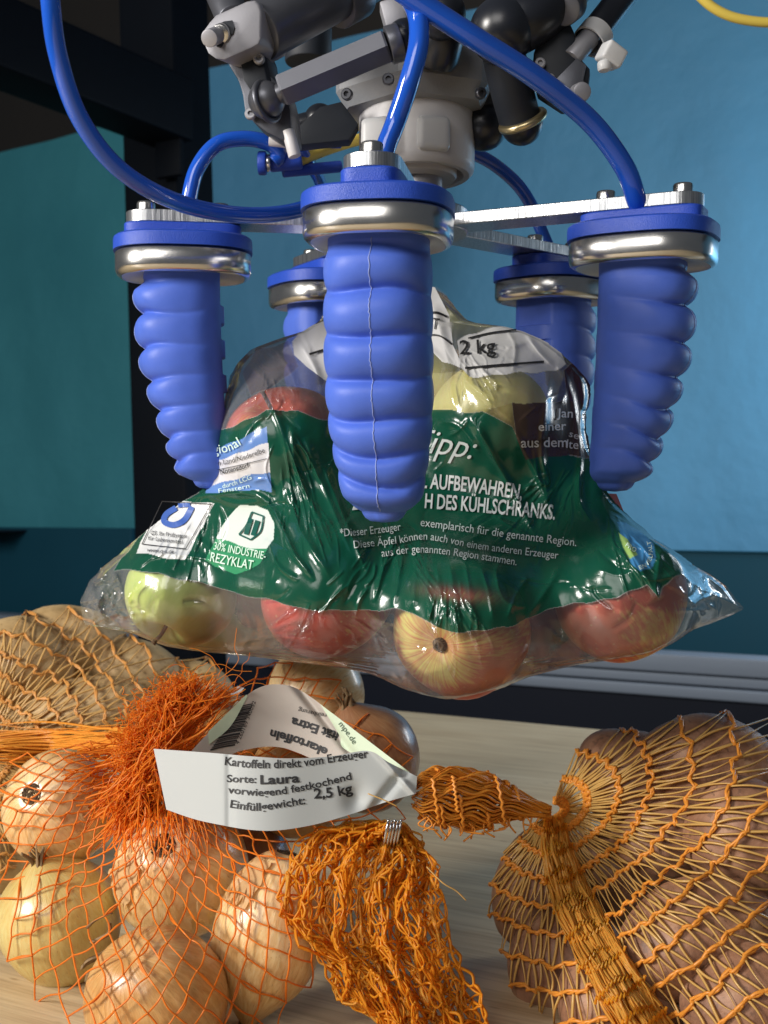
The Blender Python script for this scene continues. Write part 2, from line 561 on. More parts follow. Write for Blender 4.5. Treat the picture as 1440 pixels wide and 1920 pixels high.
def blotch_mat(name, stops, scale, rough=0.6, bump=0.3, speck=None, coat=0.0, bscale=120, sss=0.0, streak=None):
    m, nt, N, L, b = new_mat(name)
    tc = N.new('ShaderNodeTexCoord')
    n = N.new('ShaderNodeTexNoise'); n.inputs['Scale'].default_value = scale; n.inputs['Detail'].default_value = 6; n.inputs['Roughness'].default_value = 0.6
    L.new(tc.outputs['Object'], n.inputs['Vector'])
    r = ramp(N, stops)
    L.new(n.outputs['Fac'], r.inputs['Fac'])
    col = r.outputs['Color']
    if speck:
        v = N.new('ShaderNodeTexNoise'); v.inputs['Scale'].default_value = 260; v.inputs['Detail'].default_value = 2
        L.new(tc.outputs['Object'], v.inputs['Vector'])
        rr = ramp(N, [(0.60, (0, 0, 0)), (0.68, (1, 1, 1))]); L.new(v.outputs['Fac'], rr.inputs['Fac'])
        mm = N.new('ShaderNodeMath'); mm.operation = 'MULTIPLY'; mm.inputs[1].default_value = 0.6
        L.new(rr.outputs['Color'], mm.inputs[0])
        mx = N.new('ShaderNodeMix'); mx.data_type = 'RGBA'; mx.inputs['B'].default_value = (*speck, 1)
        L.new(mm.outputs[0], mx.inputs['Factor']); L.new(col, mx.inputs['A']); col = mx.outputs['Result']
    L.new(col, b.inputs['Base Color'])
    b.inputs['Roughness'].default_value = rough
    b.inputs['Coat Weight'].default_value = coat
    b.inputs['Subsurface Weight'].default_value = sss
    b.inputs['Subsurface Radius'].default_value = (0.004, 0.003, 0.002)
    nb = N.new('ShaderNodeTexNoise'); nb.inputs['Scale'].default_value = bscale; nb.inputs['Detail'].default_value = 4
    L.new(tc.outputs['Object'], nb.inputs['Vector'])
    bp = N.new('ShaderNodeBump'); bp.inputs['Strength'].default_value = bump; bp.inputs['Distance'].default_value = 0.0015
    L.new(nb.outputs['Fac'], bp.inputs['Height']); L.new(bp.outputs['Normal'], b.inputs['Normal'])
    return m


M['potato_pink'] = blotch_mat('potato_pink', [(0.3, (0.14, 0.065, 0.035)), (0.45, (0.28, 0.14, 0.08)), (0.58, (0.40, 0.22, 0.13)), (0.72, (0.54, 0.36, 0.22))], 38, 0.55, 0.7, (0.13, 0.07, 0.045))
M['potato_tan'] = blotch_mat('potato_tan', [(0.3, (0.34, 0.21, 0.08)), (0.5, (0.52, 0.36, 0.17)), (0.7, (0.64, 0.48, 0.26))], 22, 0.6, 0.4, (0.25, 0.15, 0.06))


def apple_mat(name, skin, blush, lo, hi):
    """skin colour with a streaked blush; object Z is the core axis"""
    m, nt, N, L, b = new_mat(name)
    tc = N.new('ShaderNodeTexCoord')
    sep = N.new('ShaderNodeSeparateXYZ'); L.new(tc.outputs['Object'], sep.inputs[0])
    comb = N.new('ShaderNodeCombineXYZ'); L.new(sep.outputs['X'], comb.inputs['X']); L.new(sep.outputs['Y'], comb.inputs['Y'])
    nm = N.new('ShaderNodeVectorMath'); nm.operation = 'NORMALIZE'; L.new(comb.outputs[0], nm.inputs[0])
    zz = N.new('ShaderNodeMath'); zz.operation = 'MULTIPLY'; zz.inputs[1].default_value = 8.0; L.new(sep.outputs['Z'], zz.inputs[0])
    cz = N.new('ShaderNodeCombineXYZ'); L.new(zz.outputs[0], cz.inputs['Z'])
    ad = N.new('ShaderNodeVectorMath'); ad.operation = 'ADD'; L.new(nm.outputs[0], ad.inputs[0]); L.new(cz.outputs[0], ad.inputs[1])
    st = N.new('ShaderNodeTexNoise'); st.inputs['Scale'].default_value = 17; st.inputs['Detail'].default_value = 7
    L.new(ad.outputs[0], st.inputs['Vector'])
    bl = N.new('ShaderNodeTexNoise'); bl.inputs['Scale'].default_value = 16; bl.inputs['Detail'].default_value = 3
    L.new(tc.outputs['Object'], bl.inputs['Vector'])
    mx = N.new('ShaderNodeMix'); mx.data_type = 'FLOAT'; mx.inputs['Factor'].default_value = 0.33
    L.new(bl.outputs['Fac'], mx.inputs['A']); L.new(st.outputs['Fac'], mx.inputs['B'])
    ez = N.new('ShaderNodeMapRange'); ez.inputs['From Min'].default_value = 0.024; ez.inputs['From Max'].default_value = 0.037
    ez.inputs['To Min'].default_value = 0.06; ez.inputs['To Max'].default_value = -0.11
    L.new(sep.outputs['Z'], ez.inputs['Value'])
    sm = N.new('ShaderNodeMath'); sm.operation = 'ADD'; L.new(mx.outputs['Result'], sm.inputs[0]); L.new(ez.outputs['Result'], sm.inputs[1])
    r = ramp(N, [(lo, skin), (hi, blush)])
    L.new(sm.outputs[0], r.inputs['Fac'])
    sp = N.new('ShaderNodeTexVoronoi'); sp.inputs['Scale'].default_value = 220
    L.new(tc.outputs['Object'], sp.inputs['Vector'])
    rr = ramp(N, [(0.10, (0.35, 0.35, 0.35)), (0.2, (0, 0, 0))]); L.new(sp.outputs['Distance'], rr.inputs['Fac'])
    m2 = N.new('ShaderNodeMix'); m2.data_type = 'RGBA'; m2.inputs['B'].default_value = (0.7, 0.6, 0.35, 1)
    L.new(rr.outputs['Color'], m2.inputs['Factor']); L.new(r.outputs['Color'], m2.inputs['A'])
    L.new(m2.outputs['Result'], b.inputs['Base Color'])
    b.inputs['Roughness'].default_value = 0.32
    b.inputs['Subsurface Weight'].default_value = 0.1
    b.inputs['Subsurface Radius'].default_value = (0.005, 0.003, 0.002)
    return m


M['apple_green'] = apple_mat('apple_green', (0.52, 0.66, 0.14), (0.66, 0.72, 0.26), 0.40, 0.7)
M['apple_red'] = apple_mat('apple_red', (0.62, 0.56, 0.14), (0.56, 0.07, 0.06), 0.38, 0.50)
M['apple_mixed'] = apple_mat('apple_mixed', (0.72, 0.66, 0.20), (0.55, 0.12, 0.08), 0.42, 0.56)
M['apple_yellow'] = apple_mat('apple_yellow', (0.78, 0.74, 0.24), (0.74, 0.46, 0.18), 0.50, 0.78)
M['stalk'] = plain('stalk', (0.10, 0.055, 0.025), 0.8, bump=0.5)

# ================================================================== the setting
YAW = R(-28.2)
EDGE0 = Vector((-0.0147, 1.577, 0))
EX = Vector((math.cos(YAW), math.sin(YAW), 0))
EY = Vector((-math.sin(YAW), math.cos(YAW), 0))
RZ = Matrix.Rotation(YAW, 3, 'Z')


def T(lx, ly, z):
    return EDGE0 + EX * lx + EY * ly + Vector((0, 0, z))


def local_box(name, x0, x1, y0, y1, z0, z1, mat, bevel=0.002, parent=None):
    """box aligned with the table; object axes follow the table"""
    bm = bmesh.new()
    bmesh.ops.create_cube(bm, size=1.0)
    bmesh.ops.scale(bm, vec=(x1 - x0, y1 - y0, z1 - z0), verts=bm.verts)
    if bevel:
        bmesh.ops.bevel(bm, geom=list(bm.edges), offset=bevel, segments=3, affect='EDGES', profile=0.6)
    ob = bm_obj(name, bm, mat, None, smooth=True, angle=40)
    ob.location = T((x0 + x1) / 2, (y0 + y1) / 2, (z0 + z1) / 2)
    ob.rotation_euler = (0, 0, YAW)
    if parent is not None:
        adopt(ob, parent)
    return ob


table = local_box('table_top', -2.2, 2.0, -1.75, 0, -0.04, 0, M['wood'], 0.003)
tag(table, kind='structure')
floor = local_box('floor', -5, 5, -4, 5, -0.80, -0.78, M['navy'], 0)
tag(floor, kind='structure')
back_wall = local_box('wall', -5, 5, 2.2, 2.3, -0.8, 2.9, M['backwall'], 0)
tag(back_wall, kind='structure')

# conveyor edge: aluminium profile with two grooves on a dark skirt
prof = empty('aluminium_profile', T(0.4, 0.5, 0.0), 'grooved aluminium profile running behind the wooden table top', 'metal profile')
local_box('rail', -1.6, 2.2, 0.50, 0.56, 0.006, 0.036, M['alu_profile'], 0.003, prof)
local_box('rail', -1.6, 2.2, 0.504, 0.56, -0.012, 0.0035, M['alu_profile'], 0.002, prof)
local_box('rail', -1.6, 2.2, 0.498, 0.56, -0.034, -0.0145, M['alu_profile'], 0.003, prof)
local_box('groove_core', -1.6, 2.2, 0.512, 0.555, -0.03, 0.03, M['navy'], 0, prof)
local_box('skirt', -1.6, 2.2, 0.512, 0.55, -0.70, -0.036, M['navy'], 0, prof)

# dark teal boards standing behind the profile
board = empty('teal_board', T(0.5, 0.75, 0.0), 'dark teal board standing upright behind the aluminium profile', 'board')
local_box('panel', -1.02, 2.4, 0.74, 0.76, -0.2, 0.196, M['dark_teal'], 0.002, board)
local_box('top_strip', -1.02, 2.4, 0.735, 0.765, 0.1965, 0.199, M['dark_teal'], 0.001, board)
board2 = empty('side_board', T(-1.5, 0.72, 0.0), 'dark green-teal board at the far left behind the potato net', 'board')
local_box('panel', -2.6, -1.03, 0.70, 0.72, -0.2, 0.232, M['dark_teal'], 0.002, board2)
tray = local_box('flap', -2.2, -1.36, 0.52, 0.70, 0.222, 0.226, M['navy'], 0.001, board2)


def wavy_sheet(name, x0, x1, ly, z0, z1, mat, amp, seed, nx=120, nz=60, cut=None):
    xs = np.linspace(x0, x1, nx); zs = np.linspace(z0, z1, nz)
    X, Z = np.meshgrid(xs, zs)
    D = np.zeros_like(X)
    for i in range(nz):
        for j in range(nx):
            D[i, j] = amp * mnoise.noise(Vector((X[i, j] * 2.2 + seed, Z[i, j] * 0.8, seed))) + 0.3 * amp * mnoise.noise(Vector((X[i, j] * 6 + seed, Z[i, j] * 3.5, 4)))
    V = np.stack([X, D, Z], -1).reshape(-1, 3)
    n2 = np.concatenate([V, V + np.array([0, 0.0015, 0])])
    i = np.arange(nz - 1)[:, None] * nx; j = np.arange(nx - 1)[None, :]
    q = np.stack([i + j, i + j + 1, i + nx + j + 1, i + nx + j], -1).reshape(-1, 4)
    qb = q[:, ::-1] + nx * nz
    ob = mesh_arrays(name, n2, [np.concatenate([q, qb])], mat, None, True)
    ob.location = T(0, ly, 0)
    ob.rotation_euler = (0, 0, YAW)
    return ob


bd = wavy_sheet('backdrop', -1.12, 3.2, 0.93, -0.3, 1.375, M['backdrop_blue'], 0.022, 3.0)
tag(bd, kind='structure')
bd2 = wavy_sheet('backdrop', -2.25, -0.98, 0.86, 0.1, 1.28, M['backdrop_teal'], 0.03, 9.0)
tag(bd2, kind='structure')
bd2.rotation_euler = (0, R(-1.2), YAW)

# dark steel machine frame on the left
frame = empty('machine_frame', P(312, 960, 1.95), 'black painted steel frame, upright post with beam, on the left', 'steel frame')
pa, pb = P(303, -120, 1.93), P(345, 1300, 1.93)
ax = (pa - pb)
mid = (pa + pb) / 2
zc = ax.normalized()
xc = (EX - zc * EX.dot(zc)).normalized()
yc = zc.cross(xc)
rot_post = Matrix((xc, yc, zc)).transposed()
box_obj('post', mid, (0.112, 0.10, ax.length), M['frame_paint'], frame, rot_post, 0.006, 3)
# beam runs from the post towards the viewer's left
b1 = P(330, 215, 1.86); b0 = b1 - EY * 1.05 + Vector((-0.12, 0, 0.0))
bx = (b1 - b0); xb = bx.normalized(); zb = Vector((0, 0, 1)); yb = zb.cross(xb)
box_obj('beam', (b0 + b1) / 2 - Vector((0, 0, 0.0)), (bx.length, 0.08, 0.10), M['frame_paint'], frame, Matrix((xb, yb, zb)).transposed(), 0.005, 3)
box_obj('weld_plate', P(318, 262, 1.84), (0.05, 0.012, 0.12), M['frame_paint'], frame, RZ, 0.002)

# ================================================================== gripper
GX, GY = 0.0195, 0.70
GR = 0.14
gripper = empty('soft_gripper', (GX, GY, CZ + 0.1775), 'five-fingered blue silicone robot gripper with steel cups holding the apple bag', 'gripper')
gripper.rotation_euler = (R(3.5), 0, 0)
GM = Matrix.LocRotScale(gripper.location, gripper.rotation_euler, None)


def mount(a):
    """where the hose of the finger at angle a enters its bracket"""
    return GM @ Vector((GR * math.cos(R(a)), GR * math.sin(R(a)), -0.008))



def superellipse(a, b, n, k):
    t = np.linspace(0, 2 * np.pi, k, endpoint=False)
    c, s = np.cos(t), np.sin(t)
    return np.stack([a * np.sign(c) * np.abs(c) ** (2 / n), b * np.sign(s) * np.abs(s) ** (2 / n)], -1)


def loft(name, rings, mat, parent, cap0=True, cap1=True, angle=40):
    """rings: list of (k,3) arrays"""
    k = len(rings[0]); m = len(rings)
    V = np.concatenate(rings)
    i = np.arange(m - 1)[:, None] * k; j = np.arange(k)[None, :]; jn = (j + 1) % k
    Q = np.stack([i + j, i + jn, i + k + jn, i + k + j], -1).reshape(-1, 4)
    tris = []
    if cap0:
        V = np.concatenate([V, rings[0].mean(0)[None]]); c = len(V) - 1
        tris += [(c, (q + 1) % k, q) for q in range(k)]
    if cap1:
        V = np.concatenate([V, rings[-1].mean(0)[None]]); c = len(V) - 1; e = (m - 1) * k
        tris += [(c, e + q, e + (q + 1) % k) for q in range(k)]
    ob = mesh_arrays(name, V, [Q] + ([np.array(tris)] if tris else []), mat, None, True)
    ob.data.set_sharp_from_angle(angle=R(angle))
    if parent is not None:
        ob.parent = parent
    return ob


def ring2(a, b, n, z, k=72, cx=0.0):
    s = superellipse(a, b, n, k)
    return np.concatenate([s + np.array([cx, 0]), np.full((k, 1), z)], 1)


def slab(name, a, b, n, z0, z1, mat, parent, bev=0.001, k=72, cx=0.0):
    rings = [ring2(a - bev, b - bev, n, z0, k, cx), ring2(a, b, n, z0 + bev, k, cx), ring2(a, b, n, z1 - bev, k, cx), ring2(a - bev, b - bev, n, z1, k, cx)]
    return loft(name, rings, mat, parent)


Z0 = -0.171   # z of camera height inside gripper's local frame (plate top = 0)


def zl(rel):  # rel = height above camera
    return rel + Z0


LOBES = [0.1290, 0.1075, 0.0855, 0.0640, 0.0445, 0.0270, 0.012, -0.004]   # crease heights (rel. camera)


def finger_mesh(parent, rho=0.0):
    nz, na = 230, 84
    zt, zb_ = 0.1365, -0.004
    zs = np.linspace(zt, zb_, nz)
    ang = np.linspace(0, 2 * np.pi, na, endpoint=False)
    out = np.cos(ang)          # +1 outward
    rings = []
    cre = np.array(LOBES)
    T_ = (zt - zs) / (zt - zb_)                              # 0 top .. 1 tip
    zz = zs[:, None] + 0.0045 * np.clip(out, -0.5, 1)[None] * (1 - 0.3 * T_[:, None]) - 0.003 \
        + 0.0016 * np.sin(ang)[None] + 0.0018 * np.sin(2 * ang[None] + 1 + zs[:, None] * 30) + 0.0008 * np.sin(3 * ang[None] + zs[:, None] * 90)
    idx = np.clip(np.searchsorted(-cre, -zz.ravel()).reshape(zz.shape) - 1, 0, len(cre) - 2)
    ph = np.clip((cre[idx] - zz) / (cre[idx] - cre[idx + 1]), 0, 1)
    ridge = np.sqrt(np.clip(1 - (2 * ph - 1) ** 2, 0, 1))    # rounded lobes ...
    ker = np.exp(-np.linspace(-2, 2, 9) ** 2); ker /= ker.sum()
    pad = np.concatenate([np.repeat(ridge[:1], 4, 0), ridge, np.repeat(ridge[-1:], 4, 0)])
    ridge = sum(ker[q] * pad[q:q + nz] for q in range(9))    # ... with soft fillets in the creases
    for i, z in enumerate(zs):
        t = T_[i]
        k = max(0, (t - 0.935) / 0.065)
        shrink = math.sqrt(max(0.0, 1 - (k * 0.86) ** 2))
        half_w = (0.0248 + 0.0010 * math.sin(t * math.pi) - 0.0070 * max(0, (t - 0.55) / 0.45) ** 1.8) * (0.30 + 0.70 * shrink)
        depth = (0.047 - 0.019 * max(0, (t - 0.35) / 0.65) ** 1.3)
        inner = -0.0235 - 0.005 * t ** 2 + depth * 0.25 * (1 - shrink)
        depth *= 0.4 + 0.6 * shrink
        lobe_amp = 0.0100 * (1 - 0.30 * t) * min(1, max(0, (t - 0.03) / 0.06)) * shrink
        mid_r = inner + depth * 0.5
        ca = np.sign(out) * np.abs(out) ** (2 / 2.5)
        sa = np.sign(np.sin(ang)) * np.abs(np.sin(ang)) ** (2 / 2.5)
        wgt = np.clip((out + 0.55) / 1.30, 0, 1) ** 0.9
        add = lobe_amp * (ridge[i] - 0.35) * wgt
        x = mid_r + (depth * 0.5 + add) * ca
        y = (half_w + add * 0.40) * sa
        # toothed flat inside
        tooth = 0.0022 * (1 if (((zt - z) / 0.0115) % 2) < 1 else 0) * (1 if 0.1 < t < 0.93 else 0)
        flat = inner + 0.0025 - tooth
        on_face = (np.abs(y) < half_w * 0.80)
        x = np.where(on_face, np.maximum(x, flat), np.maximum(x, inner + 0.0025))
        rings.append(np.stack([x, y, np.full(na, zl(z))], -1))
    # rounded tip
    base = rings[-1].copy(); c = base.mean(0)
    for q, dz in ((0.95, 0.0014), (0.84, 0.0034), (0.62, 0.0052), (0.1, 0.0060)):
        rr = c + (base - c) * q
        rr[:, 2] = base[:, 2] - dz
        rings.append(rr)
    ob = loft('finger', [r + np.array([GR, 0, 0]) for r in rings], M['silicone'], parent, True, True, 60)
    # seam pts on the outermost line
    seam = [r[0] + np.array([GR, 0, 0]) for r in rings[6:nz:2]]
    return ob, np.array(seam)


def hex_screw(name, parent, x, y, z, r=0.0054, h=0.0062):
    prof = [(0, 0), (r, 0), (r, h * 0.8), (r * 0.93, h * 0.95), (r * 0.85, h), (r * 0.5, h), (r * 0.5, h * 0.45), (0, h * 0.45)]
    ob = revolve_obj(name, prof, M['steel'], (x, y, z), (0, 0, 1), None, 24)
    ob.parent = parent
    return ob


def round_bar(name, x0, x1, hw, z0, z1, parent, mat):
    """flat bar, round outer end"""
    pts = [(x0, -hw)]
    for t in np.linspace(-math.pi / 2, math.pi / 2, 17):
        pts.append((x1 - hw + hw * math.cos(t), hw * math.sin(t)))
    pts.append((x0, hw))
    bm = bmesh.new()
    f = bm.faces.new([bm.verts.new((p[0], p[1], z0)) for p in pts])
    r = bmesh.ops.extrude_face_region(bm, geom=[f])
    bmesh.ops.translate(bm, vec=(0, 0, z1 - z0), verts=[v for v in r['geom'] if isinstance(v, bmesh.types.BMVert)])
    bmesh.ops.recalc_face_normals(bm, faces=bm.faces)
    ed = [e for e in bm.edges if abs(e.verts[0].co.z - e.verts[1].co.z) < 1e-6]
    bmesh.ops.bevel(bm, geom=ed, offset=0.0004, segments=1, affect='EDGES')
    return bm_obj(name, bm, mat, parent, smooth=True, angle=30)


proto = []
fing, seam_pts = finger_mesh(gripper)
seam_pts = seam_pts + RNG.normal(0, 0.00022, seam_pts.shape) * np.array([0.2, 1, 0.3]) + np.array([0.0001, 0, 0])
st = Tubes(); st.add(seam_pts + np.array([0, 0.0022 * 0, 0]), 0.00026, 5)
seam_o = st.build('seam', M['seam'], fing)
arm = round_bar('bracket_arm', 0.016, GR + 0.033, 0.0138, -0.007, 0.0, gripper, M['aluminium'])
s1 = hex_screw('screw', arm, GR + 0.0215, 0, 0.0002)
s2 = hex_screw('screw', arm, GR - 0.0215, 0, 0.0002)
block = slab('mounting_block', 0.034, 0.0150, 5, zl(0.1555), -0.0072, M['blue_print'], gripper, 0.0008)
block.data.transform(Matrix.Translation((GR, 0, 0)))
# printed flange: rim plate with a soft shoulder
rim = loft('flange', [ring2(0.036, 0.033, 2.7, zl(0.1565), 90, GR), ring2(0.0388, 0.0352, 2.7, zl(0.1560), 90, GR), ring2(0.0402, 0.0366, 2.7, zl(0.1549), 90, GR), ring2(0.0405, 0.0369, 2.7, zl(0.1534), 90, GR), ring2(0.0405, 0.0369, 2.7, zl(0.1476), 90, GR), ring2(0.036, 0.033, 2.7, zl(0.1472), 90, GR)], M['blue_print'], gripper)
cup = loft('steel_cup', [ring2(0.034, 0.031, 2.7, zl(0.1474), 90, GR), ring2(0.0385, 0.0350, 2.7, zl(0.1470), 90, GR), ring2(0.0396, 0.0361, 2.7, zl(0.1459), 90, GR), ring2(0.0396, 0.0361, 2.7, zl(0.1370), 90, GR), ring2(0.0390, 0.0355, 2.7, zl(0.1348), 90, GR), ring2(0.0376, 0.0341, 2.7, zl(0.1335), 90, GR), ring2(0.0358, 0.0323, 2.7, zl(0.1330), 90, GR)], M['steel'], gripper, True, False, 60)
lip = loft('cup_underside', [ring2(0.0358, 0.0323, 2.7, zl(0.13295), 90, GR), ring2(0.0352, 0.0318, 2.7, zl(0.1339), 90, GR), ring2(0.020, 0.020, 2.4, zl(0.1360), 90, GR)], M['cup_inside'], gripper, False, True, 60)
lip.parent = cup
proto = [(arm, [s1, s2]), (block, []), (rim, []), (cup, [lip]), (fing, [seam_o])]
ANGLES = [-99, -27, 45, 117, 189]
for k, a in enumerate(ANGLES):
    for main, subs in proto:
        if k == 0:
            main.rotation_euler = (0, 0, R(a))
            if main is fing:
                main.scale = (1, 1, 0.963)
                main.location = (0, 0, -0.0345 * 0.037)
            continue
        c = main.copy(); COL.objects.link(c); c.parent = gripper
        c.rotation_euler = (0, 0, R(a))
        if main is fing:                     # the bent side and rear fingers end a little higher
            c.scale = (1, 1, 0.875)
            c.location = (0, 0, -0.0345 * 0.125)
        for s in subs:
            d = s.copy(); COL.objects.link(d); d.parent = c
# centre plate and shaft
revolve_obj('centre_plate', [(0, -0.0085), (0.031, -0.0085), (0.032, -0.0075), (0.032, 0.0045), (0.031, 0.0055), (0, 0.0055)], M['aluminium'], (GX, GY, CZ + 0.1775), (0, 0, 1), gripper, 48)
revolve_obj('shaft_collar', [(0, 0.0057), (0.016, 0.0057), (0.017, 0.007), (0.017, 0.016), (0.012, 0.017), (0.012, 0.05), (0, 0.05)], M['grey_metal'], (GX + 0.004, GY, CZ + 0.1775), (0, 0, 1), gripper, 40)

# ================================================================== delta robot wrist
robot = empty('delta_robot', (GX + 0.004, GY, CZ + 0.21), 'dark delta robot wrist with ball-jointed rods and white hub above the gripper', 'robot')
HC = Vector((GX + 0.0005, GY, CZ))


def hub_prof(pts):
    return pts


revolve_obj('hub', [(0.012, 0.203), (0.0235, 0.203), (0.0245, 0.2045), (0.0245, 0.213), (0.0285, 0.2045), (0.032, 0.2045), (0.0345, 0.2068), (0.0352, 0.2105), (0.0352, 0.243), (0.0, 0.243)], M['white_plastic'], HC, (0, 0, 1), robot, 64, 40)
# white bumps on the hub
for (px, w, h, py) in ((812, 0.0115, 0.020, 250), (706, 0.0105, 0.020, 252)):
    d = GY - 0.0345
    c = P(px, py, d)
    box_obj('hub_lug', c + Vector((0, 0.002, 0)), (w * 1.7, 0.010, h), M['nylon'], robot, Matrix.Rotation(R((px - 780) * 0.28), 3, 'Z'), 0.0042, 4)
# hexagonal carrier plate with chamfered underside
hexv = [R(20 + 60 * k) for k in range(6)]


def hexring(r, z):
    p = np.array([[HC.x + r * math.cos(t), HC.y + r * math.sin(t), HC.z + z] for t in hexv])
    out = []
    for i in range(6):
        a, b = p[i], p[(i + 1) % 6]
        out += [a * 0.93 + b * 0.07, a * 0.07 + b * 0.93]
    return np.array(out)


o = loft('carrier_plate', [hexring(0.034, 0.2395), hexring(0.046, 0.241), hexring(0.0525, 0.2505), hexring(0.0525, 0.262), hexring(0.048, 0.271), hexring(0.030, 0.278)], M['grey_plastic'], None, True, True, 25)
adopt(o, robot)

D1 = 0.60


def px2m(n, d):
    return n / F * d


# clevis: rounded block with a slotted eye and a pin
cl = []
o2 = lambda x, y, d=0.585: P(x, y, d)
outl = [(392, 42), (404, 28), (440, 12), (462, 2), (478, 0), (486, 8), (490, 22), (489, 70), (484, 82), (470, 90), (420, 112), (404, 110), (390, 100), (381, 80), (379, 60)]
clevis = extrude_poly('clevis', [P(x, y, 0.585) for x, y in outl], Vector((0.012, 0.026, 0.004)), M['grey_metal'], robot, 0.0012)
slot = extrude_poly('slot', [P(x, y, 0.5837) for x, y in [(402, 66), (408, 46), (420, 40), (436, 38), (440, 50), (437, 62), (424, 72), (414, 88), (406, 86)]], Vector((0, 0.004, 0)), M['black_matte'], None)
adopt(slot, robot); slot.parent = clevis; slot.matrix_parent_inverse = world_matrix(clevis).inverted()
pin = cyl_between('pin', P(392, 72, 0.573), P(422, 60, 0.595), px2m(16, 0.58), M['grey_metal'], robot, 28, 0.12)
cyl_between('spring_ring', P(412, 64, 0.582), P(421, 60, 0.589), px2m(18, 0.58), M['steel'], robot, 28, 0.3)
# upper strut behind the clevis and the large rod
cyl_between('strut', P(440, 40, 0.607), P(395, -60, 0.64), px2m(33, 0.6), M['dark_metal'], robot)
cyl_between('rod', P(482, 62, 0.60), P(740, -75, 0.66), px2m(53, 0.62), M['dark_metal'], robot, 40, 0.16)
cyl_between('rod_cap', P(628, 2, 0.634), P(668, -20, 0.642), px2m(53.5, 0.62), M['dark_metal'], robot, 40, 0.05)
# link from clevis down to the ball socket
link_out = [(424, 108), (492, 82), (500, 100), (506, 140), (536, 170), (544, 205), (548, 262), (528, 262), (500, 248), (474, 228), (458, 205), (454, 175), (446, 150), (430, 124)]
extrude_poly('socket_link', [P(x, y, 0.602) for x, y in link_out], Vector((0.004, 0.020, 0)), M['dark_metal'], robot, 0.0016)
web = extrude_poly('link_web', [P(x, y, 0.598) for x, y in [(450, 112), (490, 96), (502, 150), (470, 170), (456, 150)]], Vector((0.002, 0.004, 0)), M['black_matte'], robot, 0.0008)
tor = Tubes()
cc = P(502, 190, 0.590); rr = px2m(36, 0.59)
dirv = (P(560, 165, 0.585) - P(502, 190, 0.596)).normalized()
fr = np.array(frame_z(dirv))
tor.add([np.array(cc) + fr @ np.array([rr * math.cos(t), rr * math.sin(t), -0.0005]) for t in np.linspace(0, 2 * math.pi, 41)], px2m(5.5, 0.59), 10, caps=False)
adopt(tor.build('socket_ring', M['dark_metal']), robot)
sphere_obj('ball', P(500, 188, 0.592), px2m(35, 0.59), M['dark_metal'], robot, 40)
cyl_between('ball_neck', P(505, 186, 0.591), P(545, 166, 0.587), px2m(19, 0.59), M['dark_metal'], robot, 28)
cyl_between('lower_bolt', P(540, 245, 0.604), P(553, 294, 0.604), px2m(12, 0.6), M['white_plastic'], robot, 20)
cyl_between('lower_collar', P(505, 262, 0.62), P(540, 266, 0.62), px2m(12, 0.6), M['white_plastic'], robot, 20)
# hexagonal push rod
ha, hb = P(528, 170, 0.588), P(728, 86, 0.578)
V, Q = revolve_arrays([(0, 0), (px2m(30, .58), 0), (px2m(33, .58), 0.0012), (px2m(33, .58), (hb - ha).length - 0.001), (px2m(30, .58), (hb - ha).length), (0, (hb - ha).length)], 6)
ang0 = R(22); ca, sa = math.cos(ang0), math.sin(ang0)
V = np.stack([V[:, 0] * ca - V[:, 1] * sa, V[:, 0] * sa + V[:, 1] * ca, V[:, 2]], -1)
Mx = np.array(frame_z(hb - ha))
hx = mesh_arrays('hexagonal_rod', V @ Mx.T + np.array(ha), [Q], M['dark_metal'], None, False)
adopt(hx, robot)
cyl_between('rod_collar', hb, P(752, 78, 0.578), px2m(35, .58), M['dark_metal'], robot, 36, 0.08)
sphere_obj('ball', P(760, 74, 0.585), px2m(38, .585), M['black_rubber'], robot, 36)
box_obj('joint_plate', P(738, 30, 0.60), (0.012, 0.012, 0.014), M['grey_metal'], robot, Matrix.Rotation(R(-15), 3, 'Y'), 0.0015)
# rear dark column and joints
cyl_between('column', P(578, 118, 0.80), P(578, -90, 0.80), px2m(44, 0.80), M['black_matte'], robot)
sphere_obj('ball', P(600, 225, 0.68), px2m(30, .68), M['black_rubber'], robot)
cyl_between('stub', P(560, 235, 0.68), P(640, 215, 0.68), px2m(20, .68), M['black_rubber'], robot, 24)
extrude_poly('tie_bar', [P(x, y, 0.665) for x, y in [(545, 250), (600, 200), (640, 190), (672, 232), (655, 262), (560, 272)]], Vector((0, 0.012, 0)), M['black_matte'], robot, 0.0008)
# black arms to the right of the centre
cyl_between('arm_socket', P(812, 130, 0.655), P(835, 30, 0.64), px2m(44, .65), M['black_rubber'], robot, 36, 0.5)
sphere_obj('ball', P(828, 28, 0.63), px2m(46, .63), M['black_rubber'], robot, 36)
cyl_between('centre_arm', P(760, 108, 0.68), P(900, 120, 0.70), px2m(40, .69), M['black_matte'], robot, 32, 0.3)
sphere_obj('ball', P(942, 58, 0.62), px2m(62, .62), M['black_rubber'], robot, 44)
tube_obj('curved_arm', catmull([P(925, 66, 0.625), P(985, 36, 0.622), P(1040, -8, 0.63), P(1080, -60, 0.65)], 8), px2m(56, .62), M['black_rubber'], None, 32).parent = None
adopt(bpy.data.objects['curved_arm'], robot)
tube_obj('lower_arm', catmull([P(940, 80, 0.63), P(955, 150, 0.64), P(968, 200, 0.65), P(976, 228, 0.655)], 8), px2m(40, .64), M['black_matte'], None, 32)
adopt(bpy.data.objects['lower_arm'], robot)
t = Tubes()
cc = np.array(P(980, 226, 0.652)); fr = np.array(frame_z((P(980, 226, .652) - P(955, 150, .64))))
